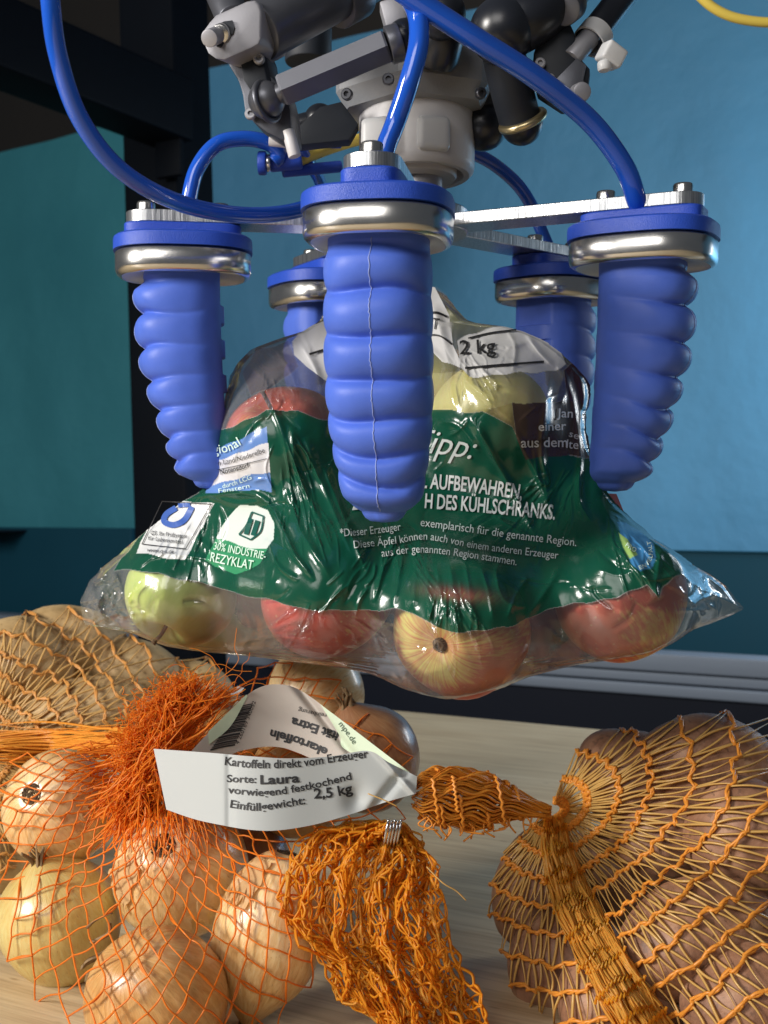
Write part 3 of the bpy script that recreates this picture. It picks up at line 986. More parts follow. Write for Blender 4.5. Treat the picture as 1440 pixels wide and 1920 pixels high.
t.add([cc + fr @ np.array([px2m(40, .65) * math.cos(u), px2m(40, .65) * math.sin(u), 0]) for u in np.linspace(0, 2 * math.pi, 41)], px2m(8, .65), 10, caps=False)
adopt(t.build('brass_ring', M['brass']), robot)
sphere_obj('ball', P(978, 232, 0.655), px2m(40, .655), M['black_rubber'], robot, 40)
sphere_obj('ball', P(906, 236, 0.70), px2m(46, .70), M['black_rubber'], robot, 40)
cyl_between('arm_stub', P(880, 225, 0.70), P(925, 150, 0.69), px2m(30, .70), M['black_matte'], robot, 28)
# outer joint at right
extrude_poly('joint_body', [P(x, y, 0.625) for x, y in [(1000, 96), (1030, 40), (1060, 20), (1078, 60), (1082, 100), (1108, 128), (1104, 170), (1088, 192), (1056, 190), (1010, 160)]], Vector((0.002, 0.022, 0)), M['black_matte'], robot, 0.0025)
extrude_poly('joint_fork', [P(x, y, 0.622) for x, y in [(1040, 150), (1082, 108), (1100, 122), (1094, 150), (1102, 168), (1088, 194), (1060, 184)]], Vector((0, 0.003, 0)), M['dark_metal'], robot, 0.0008)
cyl_between('joint_cover', P(1058, 18, 0.615), P(1072, 8, 0.63), px2m(30, .62), M['dark_metal'], robot, 36, 0.15)
cyl_between('bolt', P(1092, 172, 0.615), P(1078, 178, 0.63), px2m(18, .62), M['grey_metal'], robot, 28, 0.25)
cyl_between('ferrule', P(1070, 112, 0.628), P(1112, 62, 0.632), px2m(20, .63), M['grey_metal'], robot, 28, 0.1)
cyl_between('carbon_rod', P(1100, 78, 0.634), P(1200, -50, 0.65), px2m(26, .64), M['black_rubber'], robot, 28, 0.05)
cyl_between('carbon_rod', P(1128, 64, 0.65), P(1212, -44, 0.66), px2m(14, .64), M['black_rubber'], robot, 28, 0.05)

# white cable tie round the rod
tie = empty('cable_tie', P(1118, 74, 0.632), 'white nylon cable tie wrapped round the black rod at upper right', 'cable tie')
cc = np.array(P(1113, 70, 0.634)); fr = np.array(frame_z(P(1150, 20, .64) - P(1090, 92, .63)))
bandpts = [cc + fr @ np.array([px2m(31, .63) * math.cos(u), px2m(31, .63) * math.sin(u), 0.001 * math.sin(u * 2)]) for u in np.linspace(0, 2 * math.pi, 49)]
t = Tubes(); t.add(bandpts, px2m(16, .63), 12, flat=0.22, caps=False, up=None)
# flat band: wide along the rod axis
t = Tubes()
V = []
axv = fr[:, 2]
for u in np.linspace(0, 2 * math.pi, 48, endpoint=False):
    for rr_, ax_ in ((30, -15), (33.5, -15), (33.5, 15), (30, 15)):
        V.append(cc + fr @ np.array([px2m(rr_, .63) * math.cos(u), px2m(rr_, .63) * math.sin(u), px2m(ax_, .63)]))
Q = []
for i in range(48):
    for j in range(4):
        Q.append((i * 4 + j, i * 4 + (j + 1) % 4, ((i + 1) % 48) * 4 + (j + 1) % 4, ((i + 1) % 48) * 4 + j))
o = mesh_arrays('band', np.array(V), [np.array(Q)], M['nylon'], None, True); o.data.set_sharp_from_angle(angle=R(40)); adopt(o, tie)
box_obj('head', P(1146, 104, 0.615), (0.0125, 0.011, 0.0105), M['nylon'], tie, Matrix.Rotation(R(28), 3, 'Y') @ Matrix.Rotation(R(20), 3, 'Z'), 0.0018, 3)
cyl_between('tail_stub', P(1132, 114, 0.613), P(1134, 134, 0.613), px2m(13, .61), M['nylon'], tie, 20, 0.4)

# ================================================================== hoses
def hose(name, pts, r, mat, label, cat='hose', group=None, n=12):
    ob = tube_obj(name, catmull(pts, n), r, mat, None, 20)
    tag(ob, label, cat, group)
    return ob


hose('air_hose', [P(78, -130, .50), P(92, -20, .50), P(108, 100, .51), P(150, 222, .525), P(225, 318, .545), P(330, 378, .57), P(440, 402, .60), P(540, 398, .63), P(620, 370, .66), P(680, 330, .69)], 0.0043, M['hose'], 'long blue air hose curving down from the upper left corner', 'hose', 'blue air hoses')
hose('air_hose', [mount(189), P(352, 385, .672), P(368, 320, .672), P(405, 272, .675), P(455, 260, .68), P(502, 268, .685), P(524, 290, .69), P(512, 304, .69)], 0.0046, M['hose'], 'blue air hose arching out of the left finger bracket', 'hose', 'blue air hoses')
hose('air_hose', [mount(-99), P(722, 282, .560), P(742, 228, .560), P(768, 150, .555), P(785, 80, .555), P(780, 20, .56), P(748, -30, .575)], 0.0050, M['hose'], 'blue air hose rising from the bracket of the front finger', 'hose', 'blue air hoses')
hose('air_hose', [mount(-27), P(1194, 376, .626), P(1170, 312, .615), P(1105, 226, .60), P(1000, 142, .58), P(890, 72, .565), P(800, 14, .556), P(735, -30, .55)], 0.0056, M['hose'], 'blue air hose sweeping from top centre to the right finger bracket', 'hose', 'blue air hoses')
hose('air_hose', [mount(45), P(1010, 420, .80), P(998, 388, .79), P(970, 346, .78), P(926, 308, .77), P(880, 284, .76), P(840, 268, .75)], 0.0044, M['hose'], 'blue air hose behind the hub leading to the rear right finger', 'hose', 'blue air hoses')
hose('air_hose', [mount(117), P(606, 420, .80), P(610, 380, .78), P(600, 340, .74), P(580, 306, .71), P(560, 280, .70), P(540, 270, .70)], 0.0040, M['hose'], 'short blue air hose dropping beside the front bracket from the blue fitting', 'hose', 'blue air hoses')
hose('yellow_hose', [P(555, 306, .70), P(600, 285, .71), P(650, 268, .72), P(720, 250, .735)], 0.0036, M['yellow_hose'], 'short yellow hose behind the hub near the blue fitting', 'hose')
hose('yellow_hose', [P(1270, -70, .9), P(1310, -10, .9), P(1350, 22, .9), P(1400, 38, .9), P(1470, 42, .9), P(1560, 30, .9)], 0.0038, M['yellow_hose'], 'thin yellow hose crossing the upper right corner', 'hose')
fit = empty('hose_fitting', P(530, 305, .692), 'small blue push-in hose fitting under the robot linkage', 'hose fitting')
cyl_between('collar', P(484, 306, .69), P(500, 306, .69), px2m(22, .69), M['blue_print'], fit, 28, 0.15)
cyl_between('metal_ring', P(500, 306, .69), P(508, 306, .69), px2m(16, .69), M['steel'], fit, 28)
cyl_between('body', P(506, 306, .695), P(566, 300, .695), px2m(17, .69), M['blue_print'], fit, 28, 0.2)
cyl_between('branch', P(545, 268, .70), P(548, 318, .70), px2m(15, .69), M['black_rubber'], fit, 24, 0.2)
cyl_between('branch', P(530, 322, .70), P(640, 312, .71), px2m(11, .69), M['blue_print'], fit, 24, 0.2)
cyl_between('manifold', P(520, 270, .71), P(640, 268, .71), px2m(10, .69), M['blue_print'], fit, 24, 0.2)

# small hardware on the wrist
for (px, py, d, nx_, ny_) in ((652, 178, .655, -.3, -1), (900, 176, .665, .4, -1), (728, 150, .648, 0, -1)):
    o = revolve_obj('screw', [(0, 0), (.0034, 0), (.0034, .0022), (.0028, .003), (.0016, .003), (.0016, .0014), (0, .0014)], M['dark_metal'], P(px, py, d), (nx_, ny_, -.1), robot, 18)
for (px, py, d) in ((1030, 150, .6225), (1012, 120, .6235), (470, 215, .600), (486, 112, .597)):
    revolve_obj('screw', [(0, 0), (.0030, 0), (.0030, .0018), (.0024, .0024), (.0014, .0024), (.0014, .0010), (0, .0010)], M['grey_metal'], P(px, py, d), (0, -1, 0), robot, 18)

# ================================================================== apples
def apple_obj(px, py, d, r, mat, axis, label, stalk=True, squash=0.92):
    c = P(px, py, d)
    root = empty('apple', c, label, 'apple', 'apples in the bag')
    prof = []
    for t in np.linspace(0, math.pi, 40):
        rr = r * math.sin(t) * (1 + 0.06 * math.cos(t)) + 1e-6
        z = r * squash * math.cos(t)
        # dimples at both ends
        z -= 0.30 * r * math.exp(-(rr / (0.30 * r)) ** 2) * (1 if t < math.pi / 2 else -0.75)
        prof.append((rr, -z))
    V, Q = revolve_arrays(prof, 48)
    ph = np.arctan2(V[:, 1], V[:, 0])
    wob = 1 + 0.018 * np.cos(5 * ph + px) + 0.02 * np.cos(2 * ph + py)
    V[:, :2] *= wob[:, None]
    ob = mesh_arrays('skin', V, [Q], mat, root, True)
    fz = frame_z(axis).to_euler()
    ob.rotation_euler = fz
    # z was flipped above: stem cavity is at -z of profile -> put stalk there
    if stalk:
        st = Tubes()
        st.add(catmull([(0, 0, -r * squash * 0.62), (0.001, 0, -r * squash * 0.9), (0.003, 0.001, -r * squash * 1.12)], 5), [0.0012] * 10 + [0.0018], 8)
        so = st.build('stalk', M['stalk'], root); so.rotation_euler = fz
    t = Tubes()
    for k in range(14):
        a = k * 0.45
        t.add(catmull([(0.001 * math.cos(a), 0.001 * math.sin(a), r * squash * 0.72), (0.0036 * math.cos(a), 0.0036 * math.sin(a), r * squash * 0.79), (0.0022 * math.cos(a + .8), 0.0022 * math.sin(a + .8), r * squash * 0.85)], 3), RNG.uniform(.0006, .0016), 5, flat=.5)
    co = t.build('calyx', M['stalk'], root); co.rotation_euler = fz
    return root


APPLES = [
    # px, py, d, r, mat, axis (+ = calyx end), label
    (862, 1178, .618, .0380, 'apple_mixed', (-0.42, -0.86, -0.22), 'red and yellow apple hanging lowest in the bag, calyx facing out'),
    (618, 1108, .645, .0392, 'apple_red', (0.6, 0.3, -0.6), 'mostly red apple in the bag between the green and lowest apples'),
    (340, 1114, .700, .0345, 'apple_green', (0.3, 0.5, 0.8), 'plain pale green apple in the left corner of the bag'),
    (1165, 1124, .632, .0372, 'apple_mixed', (0.5, 0.2, -0.75), 'orange-red streaked apple in the right corner of the bag'),
    (535, 835, .680, .0368, 'apple_mixed', (0.25, 0.55, -0.78), 'blushed apple with stalk up at the upper left of the bag'),
    (922, 790, .682, .0365, 'apple_yellow', (0.3, 0.5, 0.7), 'yellow apple under the white two kilogram print'),
    (792, 745, .735, .0335, 'apple_yellow', (0.1, 0.7, 0.6), 'yellow apple glimpsed right behind the front gripper finger'),
    (742, 960, .705, .0350, 'apple_red', (0.1, 0.6, -0.5), 'apple hidden behind the green print below the front finger'),
    (965, 965, .700, .0360, 'apple_red', (0.4, 0.6, 0.5), 'apple bulging the green print left of the right finger'),
    (480, 985, .735, .0350, 'apple_mixed', (-0.4, 0.6, 0.5), 'apple behind the recycled-plastic badge on the green print'),
    (860, 900, .765, .0320, 'apple_red', (0.4, 0.6, 0.5), 'apple deep at the back of the bag behind the Tipp lettering'),
]
ap_sph = []
# settle the apples so they do not run into each other
pos = np.array([list(P(a[0], a[1], a[2])) for a in APPLES]); rad = np.array([a[3] for a in APPLES])
fixed = np.array([1, 1, 1, 1, 1, 1, .3, .2, .2, .2, .2])
for it in range(200):
    for i in range(len(pos)):
        for j in range(i):
            v = pos[i] - pos[j]; L_ = np.linalg.norm(v); over = (rad[i] + rad[j]) * 0.97 - L_
            if over > 0:
                wi, wj = 1.05 - fixed[i], 1.05 - fixed[j]
                u = v / L_
                pos[i] += u * over * wi / (wi + wj); pos[j] -= u * over * wj / (wi + wj)
for a, p, r_ in zip(APPLES, pos, rad):
    d = p[1]
    px, py = p[0] / d * F + 720, 960 - (p[2] - CZ) / d * F
    apple_obj(px, py, d, a[3], M[a[4]], a[5], a[6])
    ap_sph.append((np.array(p), np.eye(3) * (a[3] * 1.045 + 0.0006)))


# ================================================================== draping
def ell_depth(PX, PY, c, A, back=False):
    """depth at which the view ray through (PX,PY) meets the ellipsoid c + A*unit sphere"""
    Ai = np.linalg.inv(A)
    dirs = np.stack([(PX - 720) / F, np.ones_like(PX), -(PY - 960) / F], -1)
    o = np.array([0, 0, CZ]) - c
    dv = dirs @ Ai.T
    ov = Ai @ o
    a = (dv * dv).sum(-1); b = 2 * (dv @ ov); cc = ov @ ov - 1
    disc = b * b - 4 * a * cc
    s = np.sqrt(np.clip(disc, 0, None))
    t = (-b + s) / (2 * a) if back else (-b - s) / (2 * a)
    return np.where(disc > 0, t, np.inf if not back else -np.inf)


class Field:
    def __init__(self, x0, y0, step, Z):
        self.x0, self.y0, self.s, self.Z = x0, y0, step, Z

    def __call__(self, px, py):
        px = np.asarray(px, float); py = np.asarray(py, float)
        u = np.clip((px - self.x0) / self.s, 0, self.Z.shape[1] - 1.001)
        v = np.clip((py - self.y0) / self.s, 0, self.Z.shape[0] - 1.001)
        i = v.astype(int); j = u.astype(int); fu = u - j; fv = v - i
        Z = self.Z
        return (Z[i, j] * (1 - fu) + Z[i, j + 1] * fu) * (1 - fv) + (Z[i + 1, j] * (1 - fu) + Z[i + 1, j + 1] * fu) * fv


def idw(ctrl, X, Y, p=2.2):
    num = 0; den = 0
    for cx, cy, d in ctrl:
        w = 1.0 / (((X - cx) ** 2 + (Y - cy) ** 2) + 400) ** (p / 2)
        num = num + w * d; den = den + w
    return num / den


def drape(x0, x1, y0, y1, step, outline, ctrl, ells, iters=1200, back=False, lower=None, table=False, blur=2, sag=0.0):
    xs = np.arange(x0, x1 + step, step, float); ys = np.arange(y0, y1 + step, step, float)
    X, Y = np.meshgrid(xs, ys)
    inside = in_poly(X, Y, outline)
    B = idw(ctrl, X, Y)
    obs = np.full(X.shape, -np.inf if back else np.inf)
    for c, A in ells:
        t = ell_depth(X, Y, c, A, back)
        obs = np.maximum(obs, t) if back else np.minimum(obs, t)
    if table:
        td = np.where(Y > 1000, CZ * F / np.maximum(Y - 960, 1), np.inf) - 0.002
        obs = np.minimum(obs, td)
        B = np.minimum(B, td)
    Z = B.copy()
    # coarse start: obstacles dominate
    Zi = np.where(np.isfinite(obs), obs, Z)
    Z = np.where(inside, np.maximum(Z, Zi) if back else np.minimum(Z, Zi), B)
    for it in range(iters):
        A_ = 0.25 * (np.roll(Z, 1, 0) + np.roll(Z, -1, 0) + np.roll(Z, 1, 1) + np.roll(Z, -1, 1)) + sag
        A_ = np.maximum(A_, obs) if back else np.minimum(A_, obs)
        if lower is not None:
            A_ = np.maximum(A_, lower(X, Y))
        Z = np.where(inside, A_, B)
    for _ in range(blur):
        Z = 0.5 * Z + 0.125 * (np.roll(Z, 1, 0) + np.roll(Z, -1, 0) + np.roll(Z, 1, 1) + np.roll(Z, -1, 1))
    return Field(x0, y0, step, Z)


# ================================================================== printed apple bag
LEFT = [(538, 690), (552, 640), (580, 612), (604, 598), (622, 566), (636, 520), (655, 470), (690, 438), (740, 420), (800, 406), (840, 398), (880, 392), (915, 384), (940, 342), (975, 300), (1010, 256), (1040, 222), (1065, 190), (1090, 168), (1110, 158), (1128, 150), (1140, 153), (1160, 155), (1172, 160), (1178, 195), (1186, 245), (1200, 278), (1212, 312), (1220, 360), (1226, 420), (1234, 500), (1244, 575), (1252, 640), (1262, 690), (1275, 722), (1290, 752), (1302, 790), (1310, 826), (1311, 836)]
RIGHT = [(538, 820), (552, 836), (580, 856), (604, 880), (612, 944), (622, 984), (640, 1022), (660, 1050), (690, 1082), (720, 1106), (740, 1108), (770, 1100), (800, 1098), (840, 1106), (880, 1126), (915, 1136), (940, 1150), (975, 1188), (1010, 1228), (1040, 1276), (1062, 1304), (1080, 1336), (1100, 1362), (1120, 1378), (1138, 1392), (1144, 1390), (1156, 1368), (1170, 1330), (1180, 1300), (1200, 1272), (1215, 1246), (1226, 1222), (1234, 1180), (1242, 1108), (1254, 1050), (1266, 1002), (1280, 966), (1294, 930), (1305, 890), (1310, 856), (1311, 840)]


def lin(tab, y):
    a = np.array(tab, float)
    return np.interp(y, a[:, 0], a[:, 1])


bag_outline = [(x, y) for y, x in LEFT] + [(x, y) for y, x in RIGHT[::-1]]
ctrl = [(150, 1130, .715), (158, 1170, .715), (1390, 1140, .665), (835, 1312, .606), (700, 1270, .640), (600, 1248, .655), (400, 1226, .695), (300, 1208, .705), (1180, 1232, .635), (1010, 1265, .615), (1300, 1180, .65), (435, 745, .69), (395, 860, .685), (300, 975, .70), (220, 1045, .71), (470, 655, .70), (560, 620, .705), (700, 540, .72), (800, 545, .705), (850, 600, .70), (940, 612, .69), (1050, 660, .69), (1108, 730, .70), (1105, 830, .69), (1135, 915, .665), (1230, 1010, .66), (1300, 1062, .66)]


def finger_guard(X, Y):
    g = np.full(X.shape, -np.inf)
    m = (X > 600) & (X < 812) & (Y < 1000)
    return np.where(m, 0.600, g)


bag_front = drape(120, 1420, 520, 1330, 4, bag_outline, ctrl, ap_sph, 900, False, finger_guard)
bag_back = drape(120, 1420, 520, 1330, 6, bag_outline, [(x, y, d + 0.0005) for x, y, d in ctrl], ap_sph, 500, True)

# creases: polyline, half width (px), height (m, + = towards the viewer)
CREASES = [
    ([(500, 775), (470, 800), (430, 870)], 5, .0022), ([(490, 735), (520, 790), (545, 880)], 7, .003), ([(545, 800), (556, 880), (600, 985)], 6, .0035), ([(570, 820), (600, 900), (660, 1040)], 8, .004), ([(600, 860), (640, 960), (690, 1080)], 7, .0035), ([(530, 900), (560, 990), (620, 1085)], 8, .004), ([(512, 955), (545, 1030), (590, 1090)], 5, .0035),
    ([(330, 938), (400, 928), (480, 930), (520, 975), (560, 1060)], 7, .005), ([(385, 925), (440, 945), (495, 940)], 5, .0026), ([(300, 965), (360, 1000), (420, 1060)], 6, .0015), ([(500, 1000), (520, 1060), (560, 1090)], 4, .003),
    ([(445, 1000), (470, 980), (500, 975)], 4, .002), ([(230, 1055), (300, 1040), (390, 1050), (420, 1075)], 5, .0022), ([(470, 905), (500, 900), (515, 930)], 4, .002),
    ([(810, 570), (830, 640), (850, 720)], 9, .005), ([(800, 650), (835, 690), (850, 770)], 6, .0035), ([(855, 610), (860, 680), (880, 720), (960, 790)], 8, .005), ([(880, 780), (920, 850), (975, 950), (1005, 1010)], 7, .004), ([(960, 800), (1000, 880), (1020, 930), (1040, 985)], 6, .0035), ([(1030, 690), (1020, 780), (1015, 850), (1030, 960)], 7, .004), ([(1060, 700), (1075, 760), (1085, 840), (1085, 940), (1095, 980)], 6, .004), ([(1090, 850), (1085, 930), (1110, 985)], 5, .0035), ([(1000, 840), (1010, 900), (1030, 905), (1015, 850)], 4, .0025), ([(820, 790), (860, 800), (900, 850)], 5, .002),
    ([(1120, 930), (1180, 1030), (1225, 1105), (1235, 1125)], 8, .005), ([(1160, 1030), (1210, 1085), (1290, 1075)], 6, .004), ([(1140, 950), (1200, 985), (1260, 1040)], 5, .003), ([(1240, 1020), (1230, 1090), (1232, 1125)], 5, .003), ([(1270, 1070), (1310, 1100), (1385, 1138)], 5, .003), ([(1300, 1068), (1320, 1120), (1345, 1150)], 4, .0025), ([(1240, 1090), (1290, 1120), (1300, 1170)], 5, .0025), ([(1290, 1060), (1330, 1085), (1360, 1110)], 3, .002),
    ([(745, 1000), (720, 1060), (700, 1130)], 4, .003), ([(760, 1000), (750, 1070), (735, 1140)], 5, .0025), ([(790, 1000), (778, 1080), (770, 1150)], 7, .004), ([(800, 1010), (800, 1090), (810, 1180), (850, 1260)], 6, .0025), ([(815, 1040), (825, 1110), (845, 1180)], 5, .002), ([(840, 1040), (850, 1110), (858, 1190), (862, 1260)], 5, .0018), ([(870, 1050), (880, 1110), (885, 1180)], 4, .0016), ([(900, 1060), (915, 1110), (925, 1165)], 4, .0016), ([(940, 1040), (930, 1080), (950, 1130), (1000, 1140)], 5, .0022), ([(990, 1080), (970, 1110), (950, 1160)], 4, .002), ([(1050, 1060), (1020, 1110), (985, 1160)], 6, .0025),
    ([(700, 1180), (740, 1230), (790, 1285)], 5, .003), ([(680, 1215), (720, 1240), (760, 1290)], 4, .0025), ([(440, 1225), (540, 1215), (650, 1235)], 5, .0025), ([(420, 1210), (520, 1195), (590, 1205)], 4, .0022), ([(450, 1130), (470, 1180), (450, 1220)], 5, .002), ([(660, 1160), (700, 1190), (720, 1240)], 4, .002), ([(990, 1190), (970, 1240), (930, 1290)], 5, .0025), ([(1020, 1170), (1050, 1200), (1110, 1230)], 5, .002), ([(1000, 1250), (1080, 1235), (1150, 1232)], 4, .002),
    ([(270, 1080), (240, 1120), (250, 1180)], 5, .003), ([(225, 1065), (200, 1110), (165, 1165)], 6, .004), ([(200, 1085), (185, 1120), (155, 1130)], 5, .004), ([(170, 1100), (190, 1150), (200, 1175)], 5, .004), ([(250, 1110), (200, 1140), (160, 1172)], 4, .003), ([(240, 1160), (215, 1135), (195, 1100)], 4, .003), ([(215, 1070), (225, 1120), (205, 1160)], 4, .0025), ([(260, 1150), (280, 1190), (330, 1212)], 5, .0025),
    ([(460, 680), (500, 720), (515, 770)], 6, .003), ([(440, 740), (480, 745), (530, 700)], 5, .003), ([(500, 640), (540, 690), (560, 740)], 6, .003), ([(560, 640), (590, 690), (605, 740)], 6, .003), ([(480, 660), (500, 690), (560, 680)], 4, .002), ([(900, 640), (930, 655), (1000, 640)], 6, .003), ([(985, 625), (1010, 660), (1040, 690)], 5, .003), ([(950, 620), (965, 650), (960, 700)], 4, .002), ([(1040, 680), (1060, 720), (1050, 760)], 6, .003), ([(1085, 700), (1095, 760), (1090, 820)], 6, .004),
]
for k in range(110):     # small random puckers
    cx, cy = RNG.uniform(200, 1320), RNG.uniform(600, 1290)
    if cy > 700 and cy < 1000 and (cx < 420 or cx > 1110):
        continue
    a = math.atan2(cy - 900, cx - 760) + RNG.normal(0, 0.5)
    L_ = RNG.uniform(18, 60)
    dx, dy = math.cos(a) * L_, math.sin(a) * L_
    CREASES.append(([(cx - dx, cy - dy), (cx + RNG.normal(0, 6), cy + RNG.normal(0, 6)), (cx + dx, cy + dy)], RNG.uniform(2.5, 5), RNG.uniform(.0005, .0016) * RNG.choice([-1, 1])))


for k in range(34):       # crushed left corner and right tip
    if k < 22:
        cx, cy = RNG.uniform(160, 250), RNG.uniform(1070, 1180)
    else:
        cx, cy = RNG.uniform(1290, 1370), RNG.uniform(1085, 1150)
    a = RNG.uniform(0, math.pi); L_ = RNG.uniform(14, 36)
    dx, dy = math.cos(a) * L_, math.sin(a) * L_
    CREASES.append(([(cx - dx, cy - dy), (cx + RNG.normal(0, 5), cy + RNG.normal(0, 5)), (cx + dx, cy + dy)], RNG.uniform(2, 5), RNG.uniform(.0015, .004) * RNG.choice([-1, 1, 1])))
FLOW = [((740, 985), (560, 1150), (960, 1150), 60, 130), ((520, 770), (500, 1060), (680, 1060), 80, 200), ((1090, 850), (860, 1000), (1080, 1010), 60, 170), ((860, 640), (820, 760), (1000, 760), 30, 90), ((1130, 930), (1180, 1120), (1330, 1130), 50, 140), ((400, 900), (230, 1080), (420, 1090), 50, 140), ((230, 1070), (150, 1130), (230, 1190), 30, 80), ((840, 1040), (770, 1280), (940, 1280), 60, 140), ((600, 1120), (430, 1220), (700, 1250), 30, 90), ((500, 690), (430, 780), (600, 770), 30, 80)]
for (o_, e0, e1, la, lb) in FLOW:        # thin taut streaks fanning out from where the film is pulled
    for k in range(28):
        f = RNG.random()
        e = np.array(e0) * (1 - f) + np.array(e1) * f
        v = e - np.array(o_); Lv = np.linalg.norm(v); v = v / Lv
        a = np.array(o_) + v * Lv * RNG.uniform(.15, .7) + RNG.normal(0, 6, 2)
        b = a + v * RNG.uniform(la, lb) * .7
        m_ = (a + b) / 2 + np.array([-v[1], v[0]]) * RNG.normal(0, 6)
        CREASES.append(([tuple(a), tuple(m_), tuple(b)], RNG.uniform(1.5, 2.8), RNG.uniform(.0006, .0020)))


def crease_field(px, py):
    out = np.zeros_like(px)
    for pl, w, h in CREASES:
        h = h * 0.62
        pl = catmull(np.array(pl, float), 5)
        lo = pl.min(0) - 4 * w; hi = pl.max(0) + 4 * w
        m = (px > lo[0]) & (px < hi[0]) & (py > lo[1]) & (py < hi[1])
        if not m.any():
            continue
        x, y = px[m], py[m]
        best = np.full(x.shape, 1e9); side = np.zeros_like(x); along = np.zeros_like(x)
        n = len(pl) - 1
        for i in range(n):
            a, b = pl[i], pl[i + 1]
            ab = b - a; L2 = ab @ ab
            t = np.clip(((x - a[0]) * ab[0] + (y - a[1]) * ab[1]) / L2, 0, 1)
            ddx, ddy = x - a[0] - t * ab[0], y - a[1] - t * ab[1]
            d = np.hypot(ddx, ddy)
            s = d < best
            best = np.where(s, d, best)
            side = np.where(s, np.sign(ab[0] * ddy - ab[1] * ddx), side)
            along = np.where(s, (i + t) / n, along)
        q = best / w
        # ridge with one steep and one shallow flank
        prof = np.where(side > 0, np.exp(-q * 1.1), np.exp(-(q * 0.75) ** 2))
        out[m] += h * prof * np.clip(np.minimum(along, 1 - along) * 6, 0, 1)
    return out


_g = np.meshgrid(np.arange(120, 1422, 1.5), np.arange(520, 1332, 1.5))
_cf = crease_field(_g[0], _g[1])
rip = np.zeros_like(_cf)
rip += 0.0004 * np.sin(_g[0] * 0.11 + 3 * np.sin(_g[1] * 0.013)) * np.sin(_g[1] * 0.05 + 2 * np.sin(_g[0] * 0.02))
crease = Field(120, 520, 1.5, _cf + rip)


def film_d(px, py):
    return bag_front(px, py) - crease(px, py) - 0.0008


ny, nx = 520, 860
ys = np.linspace(538, 1311, ny)
s = np.linspace(0, 1, nx)
L_ = lin(LEFT, ys); R_ = lin(RIGHT, ys)
PX = L_[:, None] + (R_ - L_)[:, None] * s[None, :]
PY = np.repeat(ys[:, None], nx, 1)
# slightly torn, uneven rim
rimj = np.array([3.0 * mnoise.noise(Vector((y * 0.06, 0, 0))) + 2.0 * mnoise.noise(Vector((y * 0.25, 3, 0))) for y in ys])
PX += rimj[:, None] * np.exp(-s[None, :] * 30) - rimj[::-1][:, None] * np.exp(-(1 - s[None, :]) * 30)
D = film_d(PX, PY)
# edges of the bag: front and back welded
edge = np.minimum(s, 1 - s)[None, :] * np.maximum(R_ - L_, 1)[:, None]
Bd = idw(ctrl, PX, PY)
wgt = np.clip(edge / 10, 0, 1) * np.clip((PY - 538) / 14, 0, 1) * np.clip((1311 - PY) / 6, 0, 1)
D = Bd * (1 - wgt) + D * wgt
V = PA(PX, PY, D).reshape(-1, 3)
i = np.arange(ny - 1)[:, None] * nx; j = np.arange(nx - 1)[None, :]
Q = np.stack([i + j, i + nx + j, i + nx + j + 1, i + j + 1], -1).reshape(-1, 4)

# ---- print colours per vertex (the flat print on the film, plus one painted reflection)
GREEN = [(404, 812), (450, 790), (500, 770), (560, 772), (612, 786), (700, 800), (800, 768), (860, 770), (905, 772), (960, 800), (985, 850), (1085, 858), (1140, 850), (1240, 980), (1330, 1052), (1306, 1064), (1262, 1084), (1244, 1100), (1236, 1124), (1226, 1112), (1214, 1098), (1160, 1116), (1100, 1130), (1040, 1140), (1000, 1152), (960, 1172), (920, 1182), (870, 1187), (820, 1176), (772, 1150), (740, 1140), (700, 1143), (640, 1147), (580, 1142), (530, 1132), (480, 1120), (420, 1105), (370, 1092), (300, 1075), (212, 1068), (230, 1045), (270, 1000), (330, 944), (372, 925)]
CREAMY = [(860, 700), (1060, 690), (1040, 760), (960, 760), (890, 770), (800, 768), (800, 700)]
WHITE1 = [(548, 640), (560, 622), (604, 604), (640, 600), (640, 720), (612, 712), (575, 690), (552, 668)]
WHITE2 = [(790, 530), (816, 540), (842, 590), (850, 650), (872, 695), (830, 680), (795, 640)]
WHITE3 = [(858, 640), (880, 630), (940, 608), (1000, 616), (1052, 660), (1060, 680), (1040, 694), (1000, 700), (930, 702), (880, 706), (864, 690)]
BROWN = [(961, 758), (1040, 752), (1060, 750), (1092, 760), (1090, 856), (984, 858), (968, 820)]
PLUM = [(1056, 690), (1070, 680), (1120, 700), (1120, 830), (1092, 840), (1098, 770), (1064, 752)]
BACK_REFLECTION = [(455, 700), (480, 655), (540, 640), (560, 690), (520, 720), (470, 740)]  # dark reflection of the back film's brown print, tinted into the front
REDP = [(1140, 920), (1158, 930), (1180, 976), (1150, 950)]
BLUE1 = [(410, 838), (500, 800), (509, 921), (384, 922)]
BLUEW = [(402, 862), (504, 832), (507, 886), (392, 908)]
QS = [(300, 936), (402, 942), (346, 1049), (256, 1039)]
BADGEW = [(430, 968), (452, 950), (480, 947), (502, 956), (514, 980), (512, 1008), (500, 1028), (450, 1024), (405, 1010)]
BADGEG = [(405, 1010), (450, 1024), (502, 1028), (488, 1052), (466, 1068), (440, 1074), (404, 1066), (386, 1052)]
OVAL = [(1158, 980), (1172, 978), (1200, 992), (1226, 1020), (1230, 1046), (1222, 1068), (1200, 1072), (1182, 1054), (1168, 1020)]
OVALG = [(1160, 1000), (1176, 1010), (1196, 1040), (1180, 1046), (1168, 1024)]
